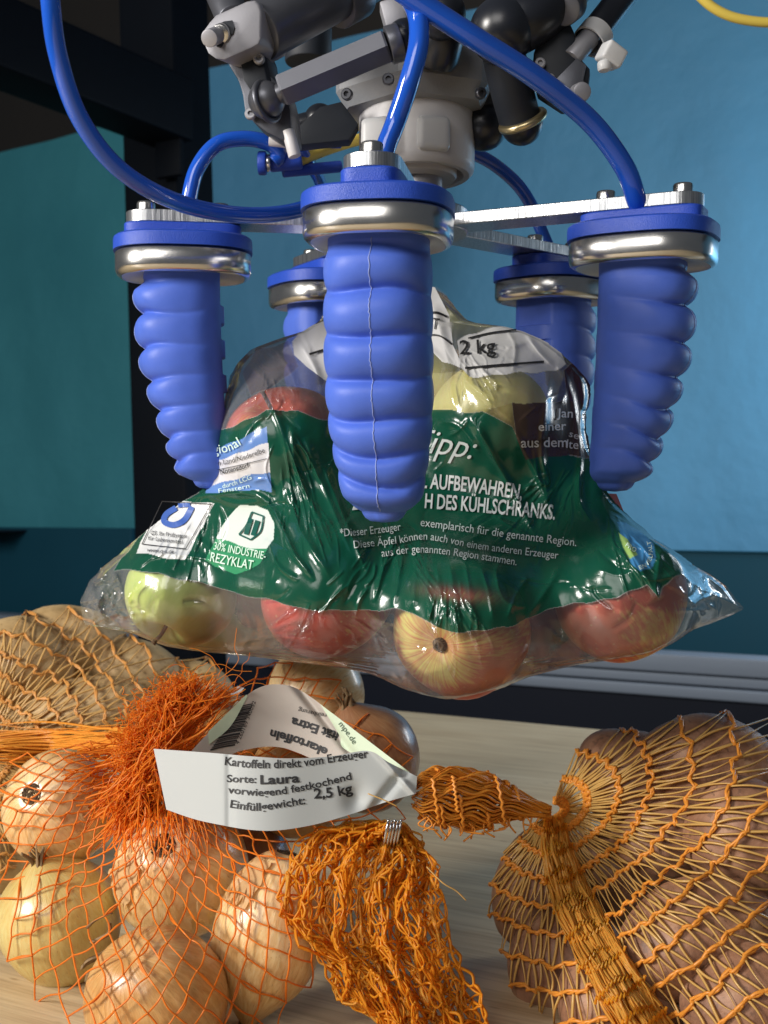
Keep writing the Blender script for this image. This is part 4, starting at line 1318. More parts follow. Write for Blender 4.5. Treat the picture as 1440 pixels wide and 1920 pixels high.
PRINTS = [(CREAMY, (.62, .60, .34), .22), (BACK_REFLECTION, (.13, .09, .09), .45), (PLUM, (.045, .012, .022), .88), (REDP, (.5, .015, .03), .95),
          (GREEN, (.003, .072, .041), .94), (WHITE1, (.74, .74, .74), .92), (WHITE2, (.72, .72, .72), .88), (WHITE3, (.74, .74, .73), .9), (BROWN, (.055, .034, .026), .93),
          (BLUE1, (.13, .26, .60), .95), (BLUEW, (.74, .75, .80), .95), (QS, (.74, .76, .76), .95), (BADGEW, (.66, .74, .70), .95), (BADGEG, (.04, .28, .13), .95),
          (OVAL, (.05, .22, .46), .95), (OVALG, (.30, .48, .14), .95)]
fx, fy = PX.ravel(), PY.ravel()
# wobble of the printed edges with the crumpled film
wx = np.array([0.0])
wob = 2.2 * np.sin(fx * 0.045 + fy * 0.02) + 1.4 * np.sin(fx * 0.11 - fy * 0.07)
col = np.zeros((len(fx), 4), np.float32)
col[:, :3] = 0.75; col[:, 3] = 0.0
for poly, c, al in PRINTS:
    m = in_poly(fx + 0.3 * wob, fy + wob, poly)
    col[m, :3] = c; col[m, 3] = al
# worn print: thinner where the film is stretched over the apple below the text
ex_, ey_ = fx - 868, fy - 1112 - 0.10 * (fx - 868)
g_ = np.exp(-(ex_ / 82) ** 2 - (ey_ / 15) ** 2)
col[:, 3] -= (0.62 * np.clip(g_ * 1.25, 0, 1) * (col[:, 3] > .5)).astype(np.float32)


def film_mat():
    m, nt, N, L, b = new_mat('printed_film')
    out = N['Material Output']
    at = N.new('ShaderNodeAttribute'); at.attribute_name = 'print'
    tc = N.new('ShaderNodeTexCoord')
    n1 = N.new('ShaderNodeTexNoise'); n1.inputs['Scale'].default_value = 60; n1.inputs['Detail'].default_value = 5; n1.inputs['Distortion'].default_value = 1.2
    L.new(tc.outputs['Object'], n1.inputs['Vector'])
    bp = N.new('ShaderNodeBump'); bp.inputs['Strength'].default_value = 0.16; bp.inputs['Distance'].default_value = 0.0022
    L.new(n1.outputs['Fac'], bp.inputs['Height'])
    # clear film: see-through with sheen and a little milkiness
    tr = N.new('ShaderNodeBsdfTransparent'); tr.inputs['Color'].default_value = (0.985, 0.985, 0.985, 1)
    df = N.new('ShaderNodeBsdfDiffuse'); df.inputs['Color'].default_value = (0.8, 0.82, 0.84, 1); L.new(bp.outputs['Normal'], df.inputs['Normal'])
    lw = N.new('ShaderNodeLayerWeight'); lw.inputs['Blend'].default_value = 0.25; L.new(bp.outputs['Normal'], lw.inputs['Normal'])
    mr = N.new('ShaderNodeMapRange'); mr.inputs['To Min'].default_value = 0.020; mr.inputs['To Max'].default_value = 0.26
    L.new(lw.outputs['Facing'], mr.inputs['Value'])
    m1 = N.new('ShaderNodeMixShader'); L.new(mr.outputs['Result'], m1.inputs['Fac']); L.new(tr.outputs[0], m1.inputs[1]); L.new(df.outputs[0], m1.inputs[2])
    gl = N.new('ShaderNodeBsdfGlossy'); gl.inputs['Roughness'].default_value = 0.13; gl.inputs['Color'].default_value = (1, 1, 1, 1); L.new(bp.outputs['Normal'], gl.inputs['Normal'])
    fr = N.new('ShaderNodeFresnel'); fr.inputs['IOR'].default_value = 1.55; L.new(bp.outputs['Normal'], fr.inputs['Normal'])
    ad = N.new('ShaderNodeMath'); ad.operation = 'MULTIPLY_ADD'; ad.inputs[1].default_value = 0.85; ad.inputs[2].default_value = 0.025
    L.new(fr.outputs[0], ad.inputs[0])
    m2 = N.new('ShaderNodeMixShader'); L.new(ad.outputs[0], m2.inputs['Fac']); L.new(m1.outputs[0], m2.inputs[1]); L.new(gl.outputs[0], m2.inputs[2])
    L.new(at.outputs['Color'], b.inputs['Base Color'])
    b.inputs['Roughness'].default_value = 0.19
    b.inputs['Specular IOR Level'].default_value = 0.5
    L.new(bp.outputs['Normal'], b.inputs['Normal'])
    m3 = N.new('ShaderNodeMixShader'); L.new(at.outputs['Alpha'], m3.inputs['Fac']); L.new(m2.outputs[0], m3.inputs[1]); L.new(b.outputs[0], m3.inputs[2])
    L.new(m3.outputs[0], out.inputs['Surface'])
    return m


M['film'] = film_mat()
bag = empty('apple_bag', (0.02, 0.66, 0.172), 'clear and green printed plastic bag of apples gripped by the blue fingers', 'plastic bag')
film = mesh_arrays('front_film', V, [Q], M['film'], None, True)
adopt(film, bag)
ca = film.data.color_attributes.new('print', 'FLOAT_COLOR', 'POINT')
ca.data.foreach_set('color', col.ravel())

# back film
nyb, nxb = 150, 220
ysb = np.linspace(538, 1311, nyb); sb = np.linspace(0, 1, nxb)
Lb = lin(LEFT, ysb); Rb = lin(RIGHT, ysb)
PXb = Lb[:, None] + (Rb - Lb)[:, None] * sb[None, :]; PYb = np.repeat(ysb[:, None], nxb, 1)
rb = np.interp(ysb, ys, rimj)
PXb += rb[:, None] * np.exp(-sb[None, :] * 30) - np.interp(ysb, ys, rimj[::-1])[:, None] * np.exp(-(1 - sb[None, :]) * 30)
Db = bag_back(PXb, PYb) + 0.001
nzv = np.array([mnoise.noise(Vector((x * 0.02, y * 0.02, 7))) for x, y in zip(PXb.ravel(), PYb.ravel())]).reshape(PXb.shape)
Db += 0.004 * (nzv + 0.3)
eb = np.minimum(sb, 1 - sb)[None, :] * np.maximum(Rb - Lb, 1)[:, None]
wb = np.clip(eb / 14, 0, 1) * np.clip((PYb - 538) / 14, 0, 1) * np.clip((1311 - PYb) / 6, 0, 1)
Db = idw(ctrl, PXb, PYb) * (1 - wb) + Db * wb
Vb = PA(PXb, PYb, Db).reshape(-1, 3)
ib = np.arange(nyb - 1)[:, None] * nxb; jb = np.arange(nxb - 1)[None, :]
Qb = np.stack([ib + jb, ib + jb + 1, ib + nxb + jb + 1, ib + nxb + jb], -1).reshape(-1, 4)
film2 = mesh_arrays('back_film', Vb, [Qb], M['film'], None, True)
adopt(film2, bag)
cb = np.zeros((len(Vb), 4), np.float32); cb[:, :3] = .75
bx_, by_ = PXb.ravel(), PYb.ravel()
m = in_poly(bx_, by_, [(400, 830), (1120, 830), (1300, 1060), (1220, 1110), (900, 1165), (700, 1130), (500, 1110), (240, 1060)])
cb[m, :3] = (.004, .10, .05); cb[m, 3] = .9
m = in_poly(bx_, by_, [(430, 600), (620, 580), (640, 760), (430, 790)])
cb[m, :3] = (.10, .05, .045); cb[m, 3] = .6
m = in_poly(bx_, by_, [(1000, 600), (1140, 640), (1140, 840), (1050, 840)])
cb[m, :3] = (.06, .015, .02); cb[m, 3] = .8
ca2 = film2.data.color_attributes.new('print', 'FLOAT_COLOR', 'POINT')
ca2.data.foreach_set('color', cb.ravel())
# red tab of the bag that sticks out behind the right corner
tabp = [(1138, 925, .672), (1156, 926, .678), (1180, 985, .672), (1166, 978, .666), (1148, 955, .667)]
V_ = [list(P(*p)) for p in tabp]; V_ += [list(Vector(v) + Vector((0, 0.0006, 0))) for v in V_]
red = mesh_arrays('red_tab', np.array(V_), [np.array([(0, 1, 2), (0, 2, 3), (0, 3, 4), (5, 7, 6), (5, 8, 7), (5, 9, 8)])], plain('red_print', (.45, .012, .025), .35), None, False)
adopt(red, bag)


# ================================================================== lettering
def text_mesh(txt, bold=0.0, shear=0.0, maxedge=0.12):
    cu = bpy.data.curves.new('lettering', 'FONT')
    cu.body = txt
    cu.size = 1.0
    cu.shear = shear
    cu.offset = bold
    cu.resolution_u = 3
    ob = bpy.data.objects.new('lettering', cu)
    me = bpy.data.meshes.new_from_object(ob)
    bpy.data.objects.remove(ob); bpy.data.curves.remove(cu)
    bm = bmesh.new(); bm.from_mesh(me); bpy.data.meshes.remove(me)
    bmesh.ops.triangulate(bm, faces=bm.faces)
    for _ in range(5):
        long = [e for e in bm.edges if e.calc_length() > maxedge]
        if not long:
            break
        bmesh.ops.subdivide_edges(bm, edges=long, cuts=1)
        bmesh.ops.triangulate(bm, faces=bm.faces)
    bm.verts.index_update()
    V = np.array([(v.co.x, v.co.y) for v in bm.verts]); T_ = np.array([[v.index for v in f.verts] for f in bm.faces])
    bm.free()
    return V, T_


class Ink:
    """lettering and lines lying on a surface given by depth(px, py); each line of text becomes a part of its own"""
    def __init__(self, depth, lift=0.0005, reach=3.0):
        self.depth, self.lift, self.reach = depth, lift, reach
        self.items = []

    def _push(self, kind, px, py, T_):
        k_ = self.reach
        d = np.min([self.depth(px + a * k_, py + b * k_) for a, b in ((0, 0), (1, 0), (-1, 0), (0, 1), (0, -1))], axis=0) - self.lift
        self.items.append((kind, PA(px, py, d), np.asarray(T_)))

    def text(self, txt, base, cap, bold=0.0, shear=0.0):
        """base: baseline polyline in px, cap: capital height in px"""
        V, T_ = text_mesh(txt, bold, shear, 3.5 / (cap / 0.72))
        bl = catmull(np.array(base, float), 8)
        seg = np.linalg.norm(np.diff(bl, axis=0), axis=1); cum = np.concatenate([[0], np.cumsum(seg)])
        x = V[:, 0] - V[:, 0].min(); x = x / x.max() * cum[-1]
        y = V[:, 1] / 0.72 * cap
        bx = np.interp(x, cum, bl[:, 0]); by = np.interp(x, cum, bl[:, 1])
        tg = np.gradient(bl, axis=0); tx = np.interp(x, cum, tg[:, 0]); ty = np.interp(x, cum, tg[:, 1])
        ln = np.hypot(tx, ty); tx, ty = tx / ln, ty / ln
        self._push('text', bx + ty * y, by - tx * y, T_)

    def line(self, pts, w):
        bl = catmull(np.array(pts, float), 10)
        tg = np.gradient(bl, axis=0); ln = np.hypot(tg[:, 0], tg[:, 1])
        nx_, ny_ = -tg[:, 1] / ln, tg[:, 0] / ln
        n = len(bl)
        px = np.concatenate([bl[:, 0] + nx_ * w / 2, bl[:, 0] - nx_ * w / 2]); py = np.concatenate([bl[:, 1] + ny_ * w / 2, bl[:, 1] - ny_ * w / 2])
        k = np.arange(n - 1)
        self._push('line', px, py, np.concatenate([np.stack([k, k + 1, n + k], -1), np.stack([k + 1, n + k + 1, n + k], -1)]))

    def build(self, name, mat, parent, line_name='printed_rule', join=False):
        """join: pieces of one small emblem or barcode stay one part"""
        if join:
            V, T_, n = [], [], 0
            for _, v, t_ in self.items:
                V.append(v); T_.append(t_ + n); n += len(v)
            o = mesh_arrays(name, np.concatenate(V), [np.concatenate(T_)], mat, None, False)
            tag(o, kind='stuff'); adopt(o, parent)
            return
        for kind, v, t_ in self.items:
            o = mesh_arrays(name if kind == 'text' else line_name, v, [t_], mat, None, False)
            adopt(o, parent)


w = Ink(film_d)
w.text('Tipp:', [(778, 848), (830, 852), (890, 862)], 46, 0.0, 0.35)
w.text('L AUFBEWAHREN,', [(790, 914), (880, 922), (978, 936)], 28, 0.02)
w.text('H DES KÜHLSCHRANKS.', [(796, 952), (900, 960), (1040, 974)], 28, 0.02)
w.text('Z', [(660, 956), (676, 954)], 24, 0.02)
w.text('*Dieser Erzeuger', [(638, 1006), (690, 1002), (752, 994)], 15)
w.text('exemplarisch für die genannte Region.', [(788, 986), (880, 998), (980, 1012), (1080, 1024)], 16)
w.text('Diese Äpfel können auch von einem anderen Erzeuger', [(664, 1028), (740, 1020), (800, 1012), (900, 1030), (1046, 1048)], 15)
w.text('aus der genannten Region stammen.', [(716, 1044), (790, 1036), (880, 1046), (968, 1060)], 15)
w.build('lettering', M['white_ink'], film)
w = Ink(film_d, .0005, 3.6)
w.text('30% INDUSTRIE-', [(400, 1030), (450, 1040), (497, 1049)], 15, 0.005)
w.text('REZYKLAT', [(393, 1052), (430, 1060), (473, 1068)], 18, 0.005)
w.text('gional', [(400, 852), (430, 846), (452, 834)], 18)
w.text('durch LCG', [(418, 916), (445, 908), (472, 898)], 9)
w.text('Fenstern', [(410, 924), (440, 920), (468, 914)], 8)
w.text('PRO', [(1172, 1024), (1190, 1036)], 9)
w.text('ENVIELFALT', [(1200, 1068), (1216, 1060), (1224, 1040), (1220, 1014)], 8)
w.build('lettering', M['mint_ink'], film)
w = Ink(film_d, .0005, 3.0)
w.text('2 kg', [(862, 664), (895, 663), (930, 660)], 27, 0.012)
w.line([(872, 690), (940, 684), (1020, 678)], 4)
w.line([(878, 634), (920, 624), (968, 618)], 3)
w.line([(800, 587), (820, 586), (838, 594)], 4)
w.line([(800, 627), (825, 630), (848, 646)], 3)
w.text('T', [(808, 616), (822, 618)], 22)
w.line([(580, 664), (606, 656)], 4)
w.text('en Land/Niederelbe', [(404, 874), (450, 864), (497, 848)], 10)
w.text('aus', [(388, 898), (405, 893)], 8)
w.text('Notensdorf', [(414, 890), (440, 884), (468, 876)], 10, 0.01)
w.line([(402, 882), (450, 872), (500, 860)], 1.2)
w.text('QS. Ihr Prüfsystem', [(282, 1002), (320, 1006), (350, 1009)], 8)
w.text('für Lebensmittel.', [(277, 1012), (310, 1016), (344, 1020)], 8)
w.text('www.q-s.de', [(275, 1034), (300, 1036), (326, 1038)], 8)
w.line([(304, 940), (396, 945)], 1.5)
w.line([(396, 945), (348, 1029)], 1.5)
w.line([(266, 1020), (348, 1029)], 1.5)
w.line([(304, 940), (266, 1020)], 1.5)
w.build('lettering', M['ink'], film)
w = Ink(film_d)
w.line([(330, 952), (312, 964), (308, 978), (326, 984), (346, 974), (360, 950)], 11)
w.line([(334, 948), (356, 946)], 8)
w.build('blue_logo', M['blue_ink'], film, join=True)
w = Ink(film_d)
w.line([(472, 960), (494, 968)], 3); w.line([(494, 968), (488, 996), (470, 1012)], 3); w.line([(470, 1012), (448, 1002)], 3); w.line([(448, 1002), (462, 984), (472, 960)], 3)
w.line([(470, 972), (461, 1002)], 9); w.line([(483, 976), (474, 1004)], 9)
w.build('window_logo', M['dark_green_ink'], film, join=True)
w = Ink(film_d)
w.text('Jan', [(1044, 782), (1074, 783)], 17, 0.01)
w.text('einer', [(1010, 808), (1062, 806)], 17, 0.01)
w.text('aus dem', [(977, 839), (1030, 838), (1064, 838)], 19, 0.01)
w.text('se', [(1066, 818), (1084, 824)], 13)
w.text('lte', [(1062, 840), (1084, 842)], 17)
w.build('lettering', plain('grey_ink', (.55, .55, .54), .4), film)

# ================================================================== onions
def onion_obj(c, r, h, axis, mat, label, neck=True, root=True, seed=0, neck_len=0.5, pear=0.0):
    """bulb whose dry neck points along axis"""
    ob_root = empty('onion', c, label, 'onion', 'onions in the net')
    prof = []
    for t in np.linspace(0, 1, 44):
        a = t * math.pi
        rr = r * math.sin(a) ** (0.92) * (1 - 0.10 * math.cos(a) + pear * 0.25 * math.cos(a))
        z = -h * math.cos(a)
        if t > 0.80:                       # shoulder drawn out into the neck
            k = (t - 0.80) / 0.20
            z += h * neck_len * 0.55 * k ** 2
            rr = rr * (1 - 0.15 * k) + r * 0.10 * k * (1 - k)
        if t < 0.08:
            z += (0.08 - t) * h * 0.8
        prof.append((max(rr, 1e-5), z))
    V, Q = revolve_arrays(prof, 64)
    ph = np.arctan2(V[:, 1], V[:, 0])
    rs = np.random.default_rng(seed)
    wob = 1 + 0.02 * np.cos(2 * ph + rs.uniform(0, 6)) + 0.012 * np.cos(3 * ph + rs.uniform(0, 6)) + 0.004 * np.cos(17 * ph) + 0.003 * np.cos(29 * ph + 1)
    V[:, :2] *= wob[:, None]
    rot = frame_z(axis).to_euler()
    b = mesh_arrays('bulb', V, [Q], mat, ob_root, True); b.rotation_euler = rot
    if neck:
        t = Tubes()
        top = h * (1 + neck_len * 0.5)
        for k in range(7):
            a = k * 0.9 + rs.uniform(0, 1)
            q = r * 0.10
            t.add(catmull([(q * 1.6 * math.cos(a), q * 1.6 * math.sin(a), h * (0.93 + neck_len * 0.25)), (q * math.cos(a + .5), q * math.sin(a + .5), top), (q * 1.1 * math.cos(a + 1) + rs.normal(0, q * .5), q * 1.1 * math.sin(a + 1) + rs.normal(0, q * .5), top + r * rs.uniform(0.10, 0.30))], 6),
                  np.interp(np.arange(13), [0, 6, 12], [q * .75, q * .55, q * .25]), 6, flat=0.4)
        n = t.build('dry_neck', M['dry_peel'], ob_root); n.rotation_euler = rot
    if root:
        t = Tubes()
        for k in range(170):
            a = rs.uniform(0, 6.28); q = r * 0.15 * math.sqrt(rs.uniform(0, 1))
            z0 = -h * 0.93
            t.add([(q * math.cos(a), q * math.sin(a), z0 + h * .03), (q * 1.15 * math.cos(a + .2), q * 1.15 * math.sin(a + .2), z0 - h * 0.035 * rs.uniform(.4, 1)), (q * 1.25 * math.cos(a + .6), q * 1.25 * math.sin(a + .6), z0 - h * 0.06 * rs.uniform(.3, 1))], [r * .024, r * .017, r * .007], 4)
        n = t.build('root_tuft', M['root_scar'], ob_root); n.rotation_euler = rot
    A = np.array(frame_z(axis)) @ np.diag([r, r, h]) 
    return np.array(c), A


ONI = [
    # px, py, d, r, h, axis (neck), mat, label, neck, root, neck_len, pear
    (108, 1512, .690, .0342, .0315, (.25, .85, -.45), 'onion_pale', 'pale golden onion at left, dark root scar facing out, above the greenish onion', False, True, .4, 0),
    (114, 1732, .668, .0345, .0372, (-.22, -.25, .92), 'onion_green', 'greenish yellow onion at the lower left with its dry neck up', True, False, .35, 0),
    (337, 1628, .655, .0382, .0370, (.12, .80, -.60), 'onion_pale', 'pale round onion below the paper label, root scar on top', False, True, .4, 0),
    (290, 1868, .575, .0352, .0345, (.3, .5, -.8), 'onion_gold', 'golden onion at the bottom edge between two other onions', False, False, .4, 0),
    (505, 1740, .612, .0300, .0410, (-.22, -.15, -.95), 'onion_pale', 'elongated pale onion with its tip pointing down, left of the net tail', True, True, .55, 0),
    (590, 1300, .780, .0330, .0310, (.55, .65, .2), 'onion_pale', 'pale onion at the top of the net under the apple bag', False, True, .4, 0),
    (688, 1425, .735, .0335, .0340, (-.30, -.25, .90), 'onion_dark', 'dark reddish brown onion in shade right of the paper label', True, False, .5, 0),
    (395, 1420, .735, .0340, .0330, (.2, -.3, .9), 'onion_gold', 'onion behind the orange tuft and the paper label', True, False, .4, 0),
    (560, 1470, .715, .0340, .0330, (.5, .5, .7), 'onion_gold', 'onion hidden behind the front panel of the paper label', False, False, .4, 0),
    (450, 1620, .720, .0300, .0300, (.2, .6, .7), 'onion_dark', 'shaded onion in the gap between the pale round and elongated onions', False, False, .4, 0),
]
oni_ell = []
for k, (px, py, d, r, h, axd, mt, lab, nk, rt, nl, pe) in enumerate(ONI):
    c, A = onion_obj(P(px, py, d), r, h, axd, M[mt], lab, nk, rt, k, nl, pe)
    oni_ell.append((c, A @ np.diag([1.085, 1.085, 1.05])))


def peel_flake(c, r, h, axis, phi0, phi1, t0, t1, seed, lift=.0010):
    """loose papery skin standing off the bulb, ragged and curled at its edge"""
    rs = np.random.default_rng(seed)
    nu, nv = 26, 18
    U, W = np.meshgrid(np.linspace(0, 1, nu), np.linspace(0, 1, nv))
    rag = .10 * np.sin(U * 19 + seed) + .06 * np.sin(U * 43)
    ph = phi0 + (phi1 - phi0) * (U + .05 * np.sin(W * 15 + seed))
    t = t0 + (t1 - t0) * (W * (1 + rag * W))
    a = t * math.pi
    off = .0007 + lift * (np.abs(U - .5) * 2) ** 4 + lift * 1.4 * W ** 5
    rr = r * np.sin(a) ** .92 * (1 - .10 * np.cos(a)) + off
    V = np.stack([rr * np.cos(ph), rr * np.sin(ph), -(h + off) * np.cos(a)], -1).reshape(-1, 3)
    V = V @ np.array(frame_z(axis)).T + np.array(c)
    i = np.arange(nv - 1)[:, None] * nu; j = np.arange(nu - 1)[None, :]
    Q = np.stack([i + j, i + j + 1, i + nu + j + 1, i + nu + j], -1).reshape(-1, 4)
    return mesh_arrays('peel_flake', V, [Q], M['peel_skin'], None, True)


onion_roots = [o for o in COL.objects if o.name.split('.')[0] == 'onion' and o.parent is None]
for k, p0, p1, t0, t1, sd in ((2, 3.6, 4.4, .14, .42, 2), (2, 5.3, 6.0, .14, .36, 7), (4, 3.5, 4.1, .18, .40, 3), (0, 3.0, 3.7, .13, .36, 6)):
    px, py, d, r, h, axd = ONI[k][:6]
    f = peel_flake(P(px, py, d), r, h, axd, p0, p1, t0, t1, sd)
    adopt(f, onion_roots[k])

# loose dry peel shreds between the onions
peel = Tubes()
for k in range(26):
    a0 = np.array([215 + RNG.normal(0, 10), 1790 + RNG.normal(0, 28)])
    v = np.array([RNG.normal(-30, 25), RNG.normal(50, 30)])
    pts = [P(a0[0], a0[1], .60 + RNG.normal(0, .006)), P(a0[0] + v[0] * .5 + RNG.normal(0, 8), a0[1] + v[1] * .5, .598), P(a0[0] + v[0], a0[1] + v[1], .60)]
    peel.add(catmull([list(p) for p in pts], 5), RNG.uniform(.0006, .002), 5, flat=.25, twist=RNG.uniform(-2, 2))
po = peel.build('dry_onion_peel', M['dry_peel'])
tag(po, 'grey-brown shreds of dry onion peel between the lower left onions', 'onion peel', kind='stuff')


# ================================================================== nets
def polar_fn(cx, cy, stretch=None):
    def f(r, th):
        k = 1.0 if stretch is None else stretch(th)
        return cx + r * k * np.cos(th), cy + r * k * np.sin(th)
    return f


def nz(x, y, s):
    return mnoise.noise(Vector((x * 0.011, y * 0.011, s)))


def lay(field, pl, lift):
    pl = np.asarray(pl, float)
    return PA(pl[:, 0], pl[:, 1], field(pl[:, 0], pl[:, 1]) - lift)


def resample(a, b, step=7.0, bow=0.0):
    n = max(3, int(np.hypot(*(b - a)) / step) + 1)
    t = np.linspace(0, 1, n)[:, None]
    p = a + (b - a) * t
    if bow:
        nrm = np.array([-(b - a)[1], (b - a)[0]]); nrm = nrm / (np.linalg.norm(nrm) + 1e-9)
        p = p + nrm * bow * np.sin(np.pi * t)
    return p


# ---- onion net: diamond mesh converging on the neck under the tuft
oni_out = [(330, 1300), (430, 1290), (500, 1240), (560, 1232), (650, 1262), (700, 1330), (785, 1410), (802, 1480), (780, 1540), (640, 1600), (620, 1700), (600, 1830), (540, 1935), (470, 1990), (290, 2050), (150, 1990), (40, 1890), (-18, 1800), (-22, 1700), (2, 1640), (-22, 1580), (-18, 1470), (30, 1412), (150, 1390), (240, 1360)]
octrl = [(40, 1425, .70), (0, 1530, .70), (10, 1740, .68), (80, 1900, .64), (290, 2040, .575), (540, 1940, .60), (610, 1760, .625), (640, 1600, .66), (780, 1480, .74), (700, 1330, .76), (560, 1235, .79), (430, 1290, .74), (330, 1300, .69), (200, 1380, .69), (470, 1990, .585)]
net_field = drape(-60, 815, 1220, 2060, 5, oni_out, octrl, oni_ell, 500, table=False, blur=0, sag=5e-5)
onion_net = empty('onion_net', P(300, 1800, .66), 'orange diamond-mesh net bag full of pale onions at lower left', 'net bag')
NCX, NCY = 300.0, 1425.0
ncol = 54
radii = [26]
while radii[-1] < 640:
    radii.append(radii[-1] + 15 + 0.048 * radii[-1])
nodes = {}
for j, r in enumerate(radii):
    for i in range(ncol):
        th = 2 * math.pi * (i + 0.5 * (j % 2)) / ncol
        x = NCX + r * math.cos(th) * 1.0; y = NCY + r * math.sin(th) * 1.0
        x += 9 * nz(x, y, 1.0) * min(1, r / 120) + RNG.normal(0, 1.6)
        y += 9 * nz(x, y, 5.0) * min(1, r / 120) + RNG.normal(0, 1.6)
        nodes[(i, j)] = np.array([x, y])
t = Tubes()
for j in range(len(radii) - 1):
    for i in range(ncol):
        a = nodes[(i, j)]
        for di in ((0, -1) if j % 2 == 0 else (0, 1)):
            b = nodes[((i + di) % ncol, j + 1)]
            mid_ = (a + b) / 2
            if not in_poly(np.array([a[0], b[0]]), np.array([a[1], b[1]]), oni_out).all():
                continue
            lift = .0010 + RNG.uniform(0, .0008)
            pl = resample(a, b, 8, RNG.normal(0, 1.4))
            p3 = lay(net_field, pl, lift)
            for q in range(1 if RNG.random() < .88 else 2):
                off = RNG.normal(0, .0003, 3)
                t.add(p3 + off * np.sin(np.linspace(0, np.pi, len(p3)))[:, None] * 2, .00050, 4, caps=False)
            if RNG.random() < 0.9:     # knot
                t.add([p3[0] - (p3[1] - p3[0]) * .12, p3[0] + (p3[1] - p3[0]) * .12], .00068, 5)
no = t.build('net_mesh', M['net_onion'], None); tag(no, kind='stuff'); adopt(no, onion_net)

# gathered strands running up to the neck, and the frayed tuft
t = Tubes()
for k in range(380):
    th = RNG.uniform(0.15, 2 * math.pi - .9)
    r1 = RNG.uniform(60, 200)
    a = np.array([NCX + r1 * math.cos(th), NCY + r1 * math.sin(th)])
    b = np.array([NCX + RNG.normal(0, 26), NCY - 30 + RNG.normal(0, 16)])
    if not in_poly(a[:1], a[1:], oni_out)[0]:
        continue
    pl = resample(a, b, 9, RNG.normal(0, 6))
    s_ = np.linspace(0, 1, len(pl))
    p3 = PA(pl[:, 0], pl[:, 1], net_field(pl[:, 0], pl[:, 1]) - .001 - .020 * s_ ** 2 - RNG.uniform(0, .004) * s_)
    t.add(p3, RNG.uniform(.00022, .0004), 4, caps=False)
go = t.build('gathered_strands', M['net_tuft'], None); tag(go, kind='stuff'); adopt(go, onion_net)
t = Tubes()
spine = catmull(np.array([(268, 1500), (276, 1440), (300, 1380), (345, 1335), (400, 1305)], float), 10)
crest = catmull(np.array([(222, 1430), (250, 1370), (290, 1310), (345, 1285), (400, 1280), (450, 1300)], float), 12)
for k in range(620):       # long bunched strands from the crest over the neck and down on to the onions
    c0 = crest[RNG.integers(0, len(crest))] + RNG.normal(0, 9, 2)
    c1 = spine[RNG.integers(8, 30)] + RNG.normal(0, 17, 2)
    c2 = np.array([262, 1475]) + RNG.normal(0, 1, 2) * np.array([22, 26])
    c3 = c2 + np.array([RNG.normal(-12, 28), RNG.uniform(10, 90)])
    n_ = RNG.integers(2, 4)
    path = [c0, (c0 + c1) / 2 + RNG.normal(0, 9, 2), c1, (c1 + c2) / 2 + RNG.normal(0, 9, 2), c2, c3][(0 if RNG.random() < .7 else 2):(4 if RNG.random() < .35 else 6)]
    d0 = .650 + RNG.normal(0, .008)
    pl = catmull(np.array(path), 6)
    wv = RNG.uniform(2.0, 5.5) * np.sin(np.arange(len(pl)) * RNG.uniform(.5, 1.1) + RNG.uniform(0, 6))
    pl = pl + np.stack([wv, .6 * wv[::-1]], -1)
    t.add(PA(pl[:, 0], pl[:, 1], d0 + .003 * np.sin(np.arange(len(pl)) * .5 + k)), RNG.uniform(.0003, .00075), 4, flat=.22, caps=False, twist=RNG.uniform(-5, 5))
for k in range(520):       # fuzz of cut ends along the crest
    q = (crest if RNG.random() < .7 else spine)[RNG.integers(0, 40)] + RNG.normal(0, 13, 2)
    d0 = .646 + RNG.normal(0, .010)
    pts = []
    v = RNG.normal(0, 1, 2); v /= np.linalg.norm(v); v[1] -= .35
    step = RNG.uniform(3, 6.5)
    for m_ in range(6):
        pts.append(P(q[0], q[1], d0))
        a = RNG.normal(0, .75)
        v = np.array([v[0] * math.cos(a) - v[1] * math.sin(a), v[0] * math.sin(a) + v[1] * math.cos(a)])
        q = q + v * step; d0 += RNG.normal(0, .0022)
    t.add(catmull([list(p) for p in pts], 3), RNG.uniform(.00018, .00032), 3, caps=False)
for k in range(24):       # stray long fibres
    q = crest[RNG.integers(10, len(crest))] + RNG.normal(0, 14, 2); d0 = .648 + RNG.normal(0, .01)
    v = np.array([RNG.normal(.25, .7), RNG.normal(-.35, .5)]); pts = []
    for m_ in range(7):
        pts.append(P(q[0], q[1], d0)); a = RNG.normal(0, .5)
        v = np.array([v[0] * math.cos(a) - v[1] * math.sin(a), v[0] * math.sin(a) + v[1] * math.cos(a)]); q = q + v * 13
    t.add(catmull([list(p) for p in pts], 4), .00022, 3, caps=False)
to = t.build('frayed_tuft', M['net_tuft'], None); tag(to, kind='stuff'); adopt(to, onion_net)


